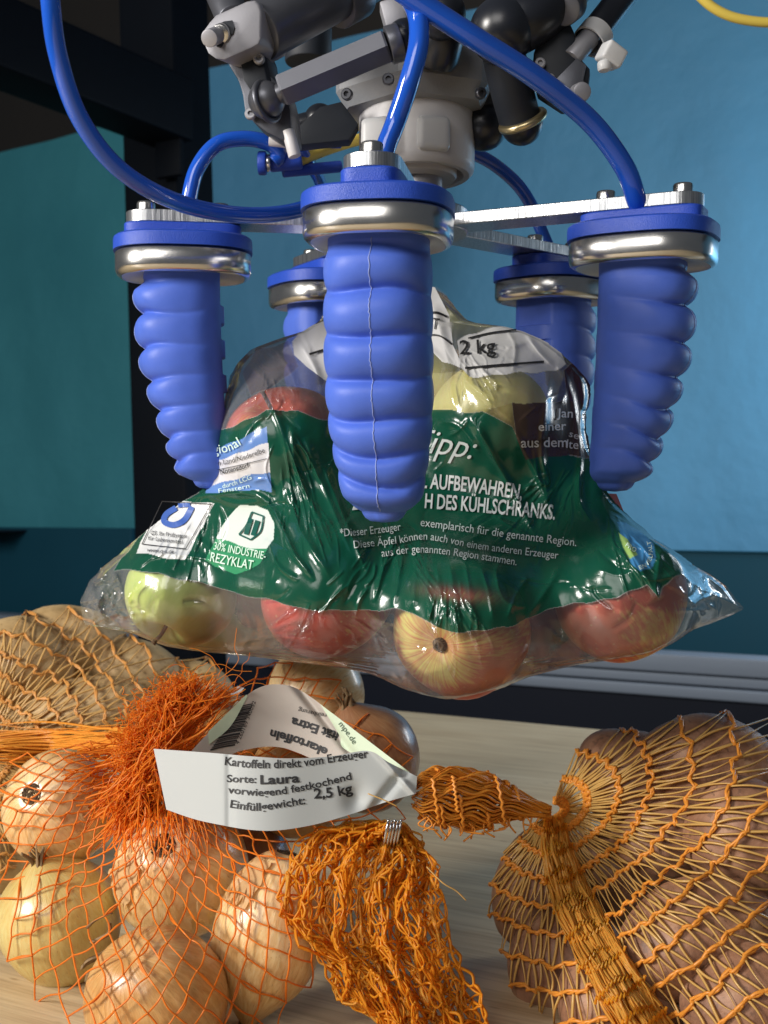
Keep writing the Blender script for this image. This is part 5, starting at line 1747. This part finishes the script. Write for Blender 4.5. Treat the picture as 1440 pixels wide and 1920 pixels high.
# ================================================================== potatoes
def potato_obj(px, py, d, sx, sy, sz, rot, mat, label, group, seed):
    c = P(px, py, d); sx, sy, sz = sx * .95, sy * .95, sz * .95
    bm = bmesh.new()
    bmesh.ops.create_icosphere(bm, subdivisions=4, radius=1.0)
    Rm = Matrix.Rotation(rot[2], 3, 'Z') @ Matrix.Rotation(rot[1], 3, 'Y') @ Matrix.Rotation(rot[0], 3, 'X')
    for v in bm.verts:
        n = mnoise.noise(v.co * 1.1 + Vector((seed * 3.1, 0, 0))) * .09 + mnoise.noise(v.co * 3 + Vector((0, seed * 1.7, 0))) * .02
        for k in range(5):        # eyes
            e = Vector((math.sin(seed * 7 + k * 2.3), math.cos(seed * 3 + k * 1.9), math.sin(seed + k * 4.1))).normalized()
            n -= .05 * math.exp(-((v.co - e).length / .10) ** 2)
        v.co *= 1 + n
        v.co = Rm @ Vector((v.co.x * sx, v.co.y * sy, v.co.z * sz))
    ob = bm_obj('potato', bm, mat, None, smooth=True)
    ob.location = c
    tag(ob, label, 'potato', group)
    A = np.array(Rm) @ np.diag([sx, sy, sz]) * 1.05
    return np.array(c), A


POT_R = [
    (1340, 1446, .690, .050, .034, .035, (0, .25, .2), 'large pink-skinned potato at the top of the right net'),
    (1195, 1470, .700, .034, .030, .034, (0, -.4, .3), 'pink-skinned potato beside the neck in the right net'),
    (1170, 1440, .715, .030, .030, .024, (0, .35, 0), 'pink-skinned potato at the back left top of the right net'),
    (1400, 1570, .640, .036, .032, .036, (0, .2, -.3), 'pink-skinned potato at the right edge halfway down the right net'),
    (1255, 1565, .680, .038, .032, .028, (0, -.3, .4), 'pink-skinned potato in the middle of the right net'),
    (1310, 1760, .600, .046, .034, .032, (0, -.25, .2), 'large pink-skinned potato at the lower right of the right net'),
    (1012, 1672, .690, .030, .032, .040, (.2, .1, 0), 'pink-skinned potato in the narrow left lobe of the right net'),
    (1066, 1815, .650, .037, .034, .038, (.1, .2, .2), 'pink-skinned potato behind the folded band of the right net'),
    (1160, 1890, .600, .036, .032, .028, (0, .3, 0), 'pink-skinned potato at the bottom edge under the folded band'),
    (1420, 1880, .570, .040, .032, .032, (0, -.2, 0), 'pink-skinned potato in the bottom right corner'),
    (1150, 1640, .700, .034, .030, .034, (.3, .4, 0), 'pink-skinned potato in shadow beside the folded band'),
]
pr_ell = [potato_obj(px, py, d, a, b, c, rot, M['potato_pink'], lab, 'potatoes in the right net', k) for k, (px, py, d, a, b, c, rot, lab) in enumerate(POT_R)]

pr_out = [(1030, 1525), (1054, 1450), (1084, 1400), (1136, 1368), (1230, 1356), (1296, 1336), (1360, 1326), (1460, 1330), (1510, 1390), (1525, 1560), (1515, 1760), (1530, 1960), (1460, 2060), (1200, 2080), (1010, 1980), (955, 1870), (926, 1790), (912, 1710), (918, 1655), (940, 1600), (990, 1550)]
pctrl = [(1035, 1522, .655), (1060, 1450, .71), (1150, 1368, .75), (1300, 1335, .72), (1480, 1320, .74), (1525, 1560, .70), (1525, 1960, .63), (1200, 2060, .63), (1000, 1890, .68), (945, 1780, .68), (918, 1660, .70), (960, 1570, .69)]
pr_field = drape(900, 1640, 1300, 2080, 5, pr_out, pctrl, pr_ell, 700, blur=0, sag=9e-5)


def knit_net(name, label, field, outline, cx, cy, nstr, r_list, thr, stretch, m_chain, m_strand, base, r_chain, r_strand, clip_pad=0, seed=2, w_jit=1.0, pairs=2):
    root = empty(name, base, label, 'net bag')
    rg = np.random.default_rng(seed)
    th = np.linspace(thr[0], thr[1], nstr)
    ch, stn = Tubes(), Tubes()
    rows = []
    for j, r in enumerate(r_list):
        row = []
        for i, a in enumerate(th):
            zig = (0.16 if (i // 2) % 2 == 0 else -0.16) * (r_list[1] - r_list[0]) * 0.75
            rr = (r + zig) * stretch(a)
            aa = a + (.36 if (i + j) % 2 == 0 else -.36) * (th[1] - th[0])
            x, y = cx + rr * math.cos(aa), cy + rr * math.sin(aa)
            f = min(1, r / 130)
            x += f * (14 * nz(x, y, seed) + rg.normal(0, 1.3 * w_jit)); y += f * (14 * nz(x, y, seed + 9) + rg.normal(0, 1.3 * w_jit))
            row.append((x, y))
        rows.append(np.array(row))
    for j, row in enumerate(rows):
        ok = in_poly(row[:, 0], row[:, 1], outline)
        i = 0
        while i < len(row):                 # runs of chain inside the outline
            if not ok[i]:
                i += 1; continue
            k = i
            while k < len(row) and ok[k]:
                k += 1
            if k - i > 2:
                seg = row[i:k]
                dense = np.stack([np.interp(np.arange(0, len(seg) - 1 + 1e-6, .5), np.arange(len(seg)), seg[:, c]) for c in (0, 1)], -1)
                p3 = lay(field, dense, .0014)
                for q in range(2):
                    ph = q * np.pi
                    u = np.arange(len(p3)) * 1.35 + ph
                    off = np.stack([np.cos(u), -np.abs(np.sin(u)) * .8, np.sin(u)], -1) * r_chain * .62
                    ch.add(p3 + off, r_chain * .72, 5, caps=False)
            i = k
        if j + 1 < len(rows):
            nxt = rows[j + 1]
            for i in range(len(row)):
                for di in ((0,) if pairs == 1 else (0, 1 if (i % 2 == 0) else -1)):
                    k = min(max(i + di, 0), len(row) - 1)
                    a, b = row[i], nxt[k]
                    md = (a + b) / 2
                    if not in_poly(np.array([a[0], b[0], md[0]]), np.array([a[1], b[1], md[1]]), outline).all():
                        continue
                    if di != 0 and rg.random() < .25:
                        continue
                    pl = resample(a, b, 9, rg.normal(0, 2.6))
                    p3 = lay(field, pl, .0010 + rg.uniform(0, .0006))
                    stn.add(p3, r_strand * rg.uniform(.75, 1.2), 4, flat=.35, caps=False, twist=rg.uniform(-1.6, 1.6), up=(.15, -1, .35))
    c = ch.build('chain_stitches', m_chain, None); tag(c, kind='stuff'); adopt(c, root)
    s_ = stn.build('cross_strands', m_strand, None); tag(s_, kind='stuff'); adopt(s_, root)
    return root


def st_right(a):
    return 1.0 + 0.85 * max(0, math.cos(a + R(38))) ** 2 + 0.10 * max(0, math.cos(a - R(100)))


rl = [14, 40, 74, 114, 158, 206, 256, 308, 362, 418, 476, 536, 598]
pnet = knit_net('potato_net', 'orange knitted net bag of pink potatoes at lower right', pr_field, pr_out, 1035, 1522, 118, rl, (R(-78), R(165)), st_right, M['net_chain'], M['net_strand'], P(1200, 1850, .64), .00125, .00075, seed=2, pairs=1)

# folded band of net from the neck down to the bottom edge
t = Tubes(); tc_ = Tubes()
bandc = catmull(np.array([(1036, 1530), (1046, 1600), (1075, 1690), (1120, 1780), (1180, 1880), (1250, 1990)], float), 14)
bn_ = np.gradient(bandc, axis=0); bn_ = np.stack([-bn_[:, 1], bn_[:, 0]], -1) / np.linalg.norm(bn_, axis=1)[:, None]
sB = np.linspace(0, 1, len(bandc))
for k in range(105):
    u = RNG.uniform(-1, 1)
    wid = 14 + 34 * sB ** .6
    wv = u + .10 * np.sin(sB * RNG.uniform(6, 14) + RNG.uniform(0, 6)) + .05 * np.sin(sB * 40 + RNG.uniform(0, 6))
    pl = bandc + bn_ * (wid * wv)[:, None]
    lift = .004 + .006 * (1 - u * u) * sB ** .5 + RNG.uniform(0, .004) + .0015 * np.sin(9 * u + sB * 5)
    p3 = PA(pl[:, 0], pl[:, 1], pr_field(pl[:, 0], pl[:, 1]) - lift)
    a = RNG.integers(0, 20); b = len(p3) - RNG.integers(0, 16)
    t.add(p3[a:b], RNG.uniform(.0006, .0012), 4, flat=.2, caps=False, twist=RNG.uniform(-2, 2), up=(RNG.normal(0, .4), -1, .3))
for k in range(16):
    m_ = 6 + k * 4
    if m_ >= len(bandc): break
    us = np.linspace(-1.05, 1.05, 22)
    wid = 14 + 34 * sB[m_] ** .6
    pl = bandc[m_] + bn_[m_] * (us * wid)[:, None] + np.stack([0 * us, np.where(np.arange(22) % 2, 5, -5) + 18 * np.abs(us) * (1 if k % 2 else -.4)], -1)
    lift = .008 + .008 * (1 - us ** 2) * sB[m_] ** .5
    tc_.add(PA(pl[:, 0], pl[:, 1], pr_field(pl[:, 0], pl[:, 1]) - lift), .0008, 5, caps=False)
o = t.build('folded_band', M['net_tail_pale'], None); tag(o, kind='stuff'); adopt(o, pnet)
o = tc_.build('band_stitches', M['net_tail'], None); tag(o, kind='stuff'); adopt(o, pnet)

# twisted neck between clip and bag
t = Tubes(); tc_ = Tubes()
sp = catmull([P(772, 1490, .605), P(830, 1494, .612), P(900, 1500, .622), P(960, 1506, .634), P(1034, 1524, .652)], 12)
sN = np.linspace(0, 1, len(sp))
fat = np.interp(sN, [0, .08, .28, .55, .85, 1], [.007, .0125, .0165, .0145, .006, .0035])
for k in range(210):
    a = RNG.uniform(0, 2 * math.pi); q = math.sqrt(RNG.uniform(.35, 1))
    ang = a + .5 * np.sin(sN * 3 + a) + RNG.normal(0, .1)
    off = np.stack([0 * ang, np.cos(ang) * fat * q * .8, np.sin(ang) * fat * q + fat * .10 * np.sin(sN * 25 + a * 4)], -1)
    i0 = RNG.integers(0, 8); i1 = len(sp) - RNG.integers(0, 8)
    t.add((sp + off)[i0:i1], RNG.uniform(.00045, .0009), 4, flat=.4, caps=False, twist=RNG.uniform(-5, 5))
for k in range(13):
    m_ = 2 + k * 3 + RNG.integers(0, 2)
    if m_ >= len(sp) - 2: break
    a0 = RNG.uniform(0, 6.28); angs = np.linspace(a0, a0 + RNG.uniform(1.0, 3.0), 16)
    jit = np.where(np.arange(16) % 2, .0006, -.0006) + .006 * (angs - angs[0]) / 3
    p = np.stack([sp[m_][0] + jit, sp[m_][1] + np.cos(angs) * fat[m_] * .86, sp[m_][2] + np.sin(angs) * fat[m_] * 1.06], -1)
    tc_.add(p, .0009, 5, caps=False)
for k in range(22):     # loose ends under the neck
    m_ = RNG.integers(6, len(sp) - 4)
    p0 = sp[m_] + np.array([0, -fat[m_] * .5, -fat[m_] * .7])
    tc_.add(catmull([p0, p0 + np.array([RNG.normal(0, .002), -.001, -.004]), p0 + np.array([RNG.normal(0, .004), -.001, -RNG.uniform(.005, .010)])], 5), .0005, 4)
o = t.build('twisted_neck', M['net_knot'], None); tag(o, kind='stuff'); adopt(o, pnet)
o = tc_.build('neck_stitches', M['net_chain'], None); tag(o, kind='stuff'); adopt(o, pnet)

# hanging net tail below the clip: two crumpled layers of knitted net
def tail_layer(d_off, nst, seed, us0, us1):
    rg = np.random.default_rng(seed)
    t, c = Tubes(), Tubes()
    left = catmull(np.array([(712, 1545), (640, 1550), (575, 1575), (545, 1625), (525, 1720), (560, 1760), (610, 1800), (635, 1860), (690, 1885)], float), 6)
    right = catmull(np.array([(752, 1548), (790, 1585), (815, 1630), (820, 1690), (838, 1760), (862, 1820), (886, 1880), (905, 1935), (915, 1960)], float), 6)
    m = min(len(left), len(right)); left, right = left[:m], right[:m]
    v = np.linspace(0, 1, m)
    ph = rg.uniform(0, 6)

    def pt(u, jx=0, jy=0):
        """u: array along strand of lateral positions"""
        uu = u + .020 * np.sin(v * 17 + u * 20 + ph) * v + .012 * np.sin(v * 37 + u * 50)
        x = left[:, 0] * (1 - uu) + right[:, 0] * uu + jx
        y = left[:, 1] * (1 - uu) + right[:, 1] * uu + jy + 30 * np.sin(uu * np.pi) * v
        fold = .006 * np.sin(uu * 2 * np.pi * 4.5 + 1.5 * np.sin(v * 3) + ph) * np.clip(v * 2.2, .12, 1) + .004 * np.sin(uu * 40 + v * 9)
        d = .598 - .018 * np.sin(v * 2.2) + fold + d_off - .006 * np.sin(uu * 3.14)
        return PA(x, y, d)
    us = np.linspace(us0, us1, nst)
    nrow = 19
    vi = np.linspace(0, m - 1.001, nrow)
    N_ = np.zeros((nst, nrow, 3))
    for k, u in enumerate(us):
        ph2 = u * 2 * np.pi * 4.5 + ph
        p = pt(u + .030 * np.sin(ph2) * np.clip(v * 2, .2, 1))          # pleats overlap sideways
        i0 = vi.astype(int); f = (vi - i0)[:, None]
        q = p[i0] * (1 - f) + p[np.minimum(i0 + 1, m - 1)] * f
        for j in range(nrow):
            w_ = Vector((k * .22, j * .35, seed))
            q[j] += np.array([mnoise.noise(w_), 1.2 * mnoise.noise(w_ + Vector((7, 0, 0))), 1.3 * mnoise.noise(w_ + Vector((0, 9, 0)))]) * .0055 * min(1, j / 4 + .1)
        N_[k] = q + rg.normal(0, .0009, q.shape)
    for j in range(nrow - 1):
        for k in range(nst):
            for dk in (0, 1 if (k + j) % 2 == 0 else -1):
                k2 = k + dk
                if k2 < 0 or k2 >= nst:
                    continue
                a_, b_ = N_[k, j], N_[k2, j + 1]
                md = (a_ + b_) / 2 + rg.normal(0, .0010, 3)
                t.add(catmull([a_, md, b_], 3), rg.uniform(.0004, .00095), 4, flat=.16, caps=False, twist=rg.uniform(-1.2, 1.2), up=(rg.normal(0, .35), -1, .25))
    for j in range(1, nrow):
        for k in range(nst - 1):                                         # stitched loops along each row
            if rg.random() < .12:
                continue
            a_, b_ = N_[k, j], N_[k + 1, j]
            if np.linalg.norm(b_ - a_) > .016:
                continue
            md = (a_ + b_) / 2 + np.array([0, -.001, rg.choice([-.0012, .0012])])
            c.add(catmull([a_, md, b_], 3), .0006, 4, caps=False)
    return t, c


for (do, nst, sd, a, b) in ((0.0, 40, 4, 0, 1), (.010, 36, 8, .03, .98)):
    t, c = tail_layer(do, nst, sd, a, b)
    o = t.build('hanging_tail', M['net_tail'] if do == 0 else M['net_tail_pale'], None); tag(o, kind='stuff'); adopt(o, pnet)
    o = c.build('tail_stitches', M['net_tail'], None); tag(o, kind='stuff'); adopt(o, pnet)
t = Tubes()
t.add(catmull([P(800, 1625, .585), P(830, 1655, .58), P(855, 1670, .58), P(874, 1688, .58)], 8), .0006, 5, flat=.5)
t.add(catmull([P(690, 1488, .578), P(720, 1500, .576), P(745, 1512, .576)], 8), .0006, 5, flat=.5)
o = t.build('loose_strand', M['net_strand'], None); adopt(o, pnet)

# wire clip
clip = empty('wire_clip', P(736, 1560, .582), 'small silver wire clip tying the net beneath the paper label', 'wire clip')
for k in range(5):
    cc = np.array(P(722 + k * 6, 1562 + 2 * (k % 2), .582 + .001 * k))
    pts = [cc + np.array([.0016 * math.cos(u) + .0008 * math.sin(u * .5), .004 * math.sin(u), .0068 * math.cos(u + .3)]) for u in np.linspace(0, 5.6, 24)]
    o = tube_obj('wire_turn', pts, .0007, M['wire'], None, 8); adopt(o, clip)

# ---- potatoes and net at the far left
POT_L = [
    (140, 1212, .935, .050, .038, .034, (0, .3, .3), 'tan potato at the top of the far left net'),
    (30, 1262, .900, .050, .040, .046, (0, -.2, .2), 'large tan potato at the left edge of the far left net'),
    (250, 1268, .935, .050, .036, .032, (0, .35, .2), 'tan potato in the middle right of the far left net'),
    (165, 1345, .880, .055, .036, .033, (0, -.12, .1), 'tan potato low in the far left net above the onions'),
    (365, 1300, .950, .036, .030, .028, (0, .3, .2), 'tan potato at the right end of the far left net, in shade'),
    (15, 1480, .850, .042, .036, .038, (0, .2, .1), 'tan potato beneath the gathered band of the far left net'),
    (40, 1375, .890, .042, .036, .032, (0, .2, .1), 'tan potato behind the gathered band of the far left net'),
    (-10, 1590, .830, .032, .034, .038, (0, .2, .1), 'tan potato at the left edge low beside the onions'),
]
pl_ell = [potato_obj(px, py, d, a, b, c, rot, M['potato_tan'], lab, 'potatoes in the far left net', 20 + k) for k, (px, py, d, a, b, c, rot, lab) in enumerate(POT_L)]
pl_out = [(-80, 1190), (0, 1160), (60, 1142), (130, 1134), (180, 1146), (240, 1180), (310, 1200), (400, 1235), (440, 1290), (420, 1340), (300, 1420), (150, 1440), (60, 1470), (70, 1560), (30, 1640), (-80, 1660)]
plctrl = [(-80, 1190, .95), (130, 1134, .96), (310, 1200, .99), (440, 1290, .98), (300, 1420, .90), (70, 1560, .86), (-80, 1660, .84)]
pl_field = drape(-100, 460, 1120, 1680, 5, pl_out, plctrl, pl_ell, 350, blur=1, sag=5e-5)
rl2 = [22, 52, 84, 118, 152, 186, 222, 258, 296, 336, 378, 420, 462, 510, 560]
lnet = knit_net('potato_net', 'orange-brown knitted net bag of tan potatoes at far left', pl_field, pl_out, -40, 1425, 80, rl2, (R(-98), R(85)), lambda a: 1.0 + .12 * math.cos(a + R(40)), M['net_chain_far'], M['net_strand_far'], P(150, 1580, .93), .0012, .00085, seed=5, pairs=1)
t = Tubes()
for k in range(70):
    y0 = 1395 + RNG.normal(0, 14)
    xs_ = np.linspace(-60, 290 + RNG.uniform(-60, 40), 26)
    yy = y0 + 6 * np.sin(xs_ * .02 + RNG.uniform(0, 6)) + (1400 - y0) * np.clip((xs_ - 120) / 300, 0, 1) - 0.10 * np.maximum(0, xs_ - 120)
    d = pl_field(xs_, yy) - .006 - RNG.uniform(0, .01)
    t.add(PA(xs_, yy, np.minimum(d, .86 - .0003 * xs_)), RNG.uniform(.0006, .0012), 4, flat=.4, caps=False, twist=RNG.uniform(-6, 6))
o = t.build('gathered_band', M['net_knot'], None); tag(o, kind='stuff'); adopt(o, lnet)


# ================================================================== paper label
label = empty('paper_label', P(770, 1470, .60), 'white printed paper potato label looped over the onion net', 'paper label')
ft = np.array([(288, 1404), (345, 1408), (400, 1412), (470, 1418), (540, 1422), (620, 1418), (690, 1408), (730, 1430), (782, 1456)], float)
fb = np.array([(312, 1518), (365, 1536), (420, 1548), (470, 1556), (520, 1557), (590, 1546), (660, 1526), (720, 1505), (780, 1488)], float)
ftc, fbc = catmull(ft, 26), catmull(fb, 26)


def lab_front_d(px, py):
    px = np.asarray(px, float); py = np.asarray(py, float)
    s_ = (px - 288) / 494
    base = .606 - .022 * np.sin(np.clip(s_, 0, 1) * np.pi * .9) + .004 * np.cos(s_ * 9)
    tilt = -(py - 1470) / 70 * .006
    dent = .004 * np.exp(-(((px - 668) / 22) ** 2 + ((py - 1500) / 28) ** 2)) + .0035 * np.exp(-((px - 738 + (py - 1470) * .8) / 12) ** 2) - .003 * np.exp(-((px - 760 - (py - 1470) * .9) / 8) ** 2) + .0015 * np.exp(-((px - 430) / 7) ** 2)
    return base + tilt + dent


def strip(name, top, bot, dfn, mat, nrow=24, thick=.00025):
    n = len(top); tt = np.linspace(0, 1, nrow)[:, None, None]
    pl = top[None] * (1 - tt) + bot[None] * tt
    d = dfn(pl[..., 0], pl[..., 1])
    V = PA(pl[..., 0], pl[..., 1], d).reshape(-1, 3)
    V2 = PA(pl[..., 0], pl[..., 1], d + thick).reshape(-1, 3)
    i = np.arange(nrow - 1)[:, None] * n; j = np.arange(n - 1)[None, :]
    Q = np.stack([i + j, i + n + j, i + n + j + 1, i + j + 1], -1).reshape(-1, 4)
    o = mesh_arrays(name, np.concatenate([V, V2]), [np.concatenate([Q, Q[:, ::-1] + len(V)])], mat, None, True)
    adopt(o, label)
    return o


front = strip('front_panel', ftc, fbc, lab_front_d, M['paper'], 60)
w = Ink(lab_front_d, .0003, 1.2)
w.text('Kartoffeln direkt vom Erzeuger', [(421, 1434), (480, 1440), (560, 1438), (630, 1428), (691, 1420)], 16, .018)
w.text('Sorte:', [(425, 1466), (452, 1467), (480, 1468)], 14, .018)
w.text('Laura', [(488, 1470), (525, 1469), (562, 1466)], 17, .03)
w.text('vorwiegend festkochend', [(427, 1487), (500, 1492), (580, 1480), (660, 1461)], 14, .018)
w.text('Einfüllgewicht:', [(431, 1514), (480, 1520), (530, 1514), (573, 1507)], 15, .018)
w.text('2,5 kg', [(589, 1497), (625, 1494), (662, 1486)], 19, .025)
w.build('lettering', M['ink'], front)

bt = catmull(np.array([(352, 1416), (385, 1380), (425, 1340), (462, 1304), (492, 1287), (520, 1283), (552, 1289), (590, 1312), (640, 1352), (700, 1398), (745, 1430), (772, 1452)], float), 20)
bb = catmull(np.array([(372, 1440), (410, 1432), (440, 1412), (470, 1404), (500, 1400), (530, 1402), (560, 1412), (600, 1428), (650, 1436), (700, 1440), (745, 1450), (772, 1462)], float), 20)


def lab_back_d(px, py):
    px = np.asarray(px, float); py = np.asarray(py, float)
    s_ = np.clip((px - 352) / 420, 0, 1)
    return .640 - .030 * (1 - np.sin(s_ * np.pi)) * 1.0 + (1420 - py) / 140 * .012 + .004 * np.exp(-((px - 640 - (py - 1390) * .8) / 10) ** 2)


backp = strip('inner_panel', bt, bb, lab_back_d, plain('paper_back', (.62, .56, .50), .65, trans=.22), 60)
w = Ink(lab_back_d, .0003, 1.2)
w.text('ekartoffeln', [(615, 1404), (560, 1382), (508, 1368)], 17, .03)
w.text('ität Extra', [(636, 1374), (590, 1358), (548, 1345)], 17, .035)
w.text('reinbarung', [(612, 1338), (590, 1334), (560, 1327)], 9)
w.build('lettering', M['ink'], backp)
w = Ink(lab_back_d, .0003, 1.2)
rs = np.random.default_rng(3)
p0, p1 = np.array([393, 1408.0]), np.array([452, 1322.0])
q0, q1 = np.array([440, 1398.0]), np.array([476, 1316.0])
u = 0.02
while u < .98:
    wd = rs.choice([1.2, 1.8, 2.8])
    a = p0 + (p1 - p0) * u; b = q0 + (q1 - q0) * u
    w.line([a, (a + b) / 2 + np.array([0, -1.0]), b], wd)
    u += (wd + rs.choice([1.3, 2.0, 3.0])) / 104
w.build('barcode', M['ink'], backp, join=True)
w = Ink(lab_back_d, .0003, 1.2)
w.text('4 260189 340052', [(447, 1396), (462, 1362), (480, 1316)], 7)
w.build('lettering', M['ink'], backp)
# pale green outer faces that curl over
ft1 = catmull(np.array([(390, 1372), (425, 1338), (462, 1302)], float), 8); fb1 = catmull(np.array([(392, 1396), (432, 1362), (464, 1306)], float), 8)
strip('green_fold', ft1, fb1, lambda x, y: lab_back_d(x, y) - .0012, M['paper_green'], 10)
ft2 = catmull(np.array([(600, 1320), (640, 1350), (700, 1396), (768, 1448)], float), 8); fb2 = catmull(np.array([(604, 1326), (636, 1378), (652, 1408), (770, 1455)], float), 8)
gf = strip('green_fold', ft2, fb2, lambda x, y: lab_back_d(x, y) - .0022, M['paper_green'], 10)
w = Ink(lambda x, y: lab_back_d(x, y) - .0022, .0003, 1.2)
w.text('mpe.de', [(634, 1358), (648, 1376), (662, 1396)], 11)
w.build('lettering', M['ink_green'], gf)
scrap = mesh_arrays('paper_scrap', np.array([list(P(x, y, d)) for x, y, d in [(432, 1302, .70), (446, 1286, .70), (458, 1290, .70), (448, 1302, .70), (432, 1302, .7004), (446, 1286, .7004), (458, 1290, .7004), (448, 1302, .7004)]]), [np.array([(0, 1, 2, 3), (7, 6, 5, 4)])], M['paper'], None, False)
tag(scrap, 'tiny white paper scrap beside the orange tuft', 'paper scrap')
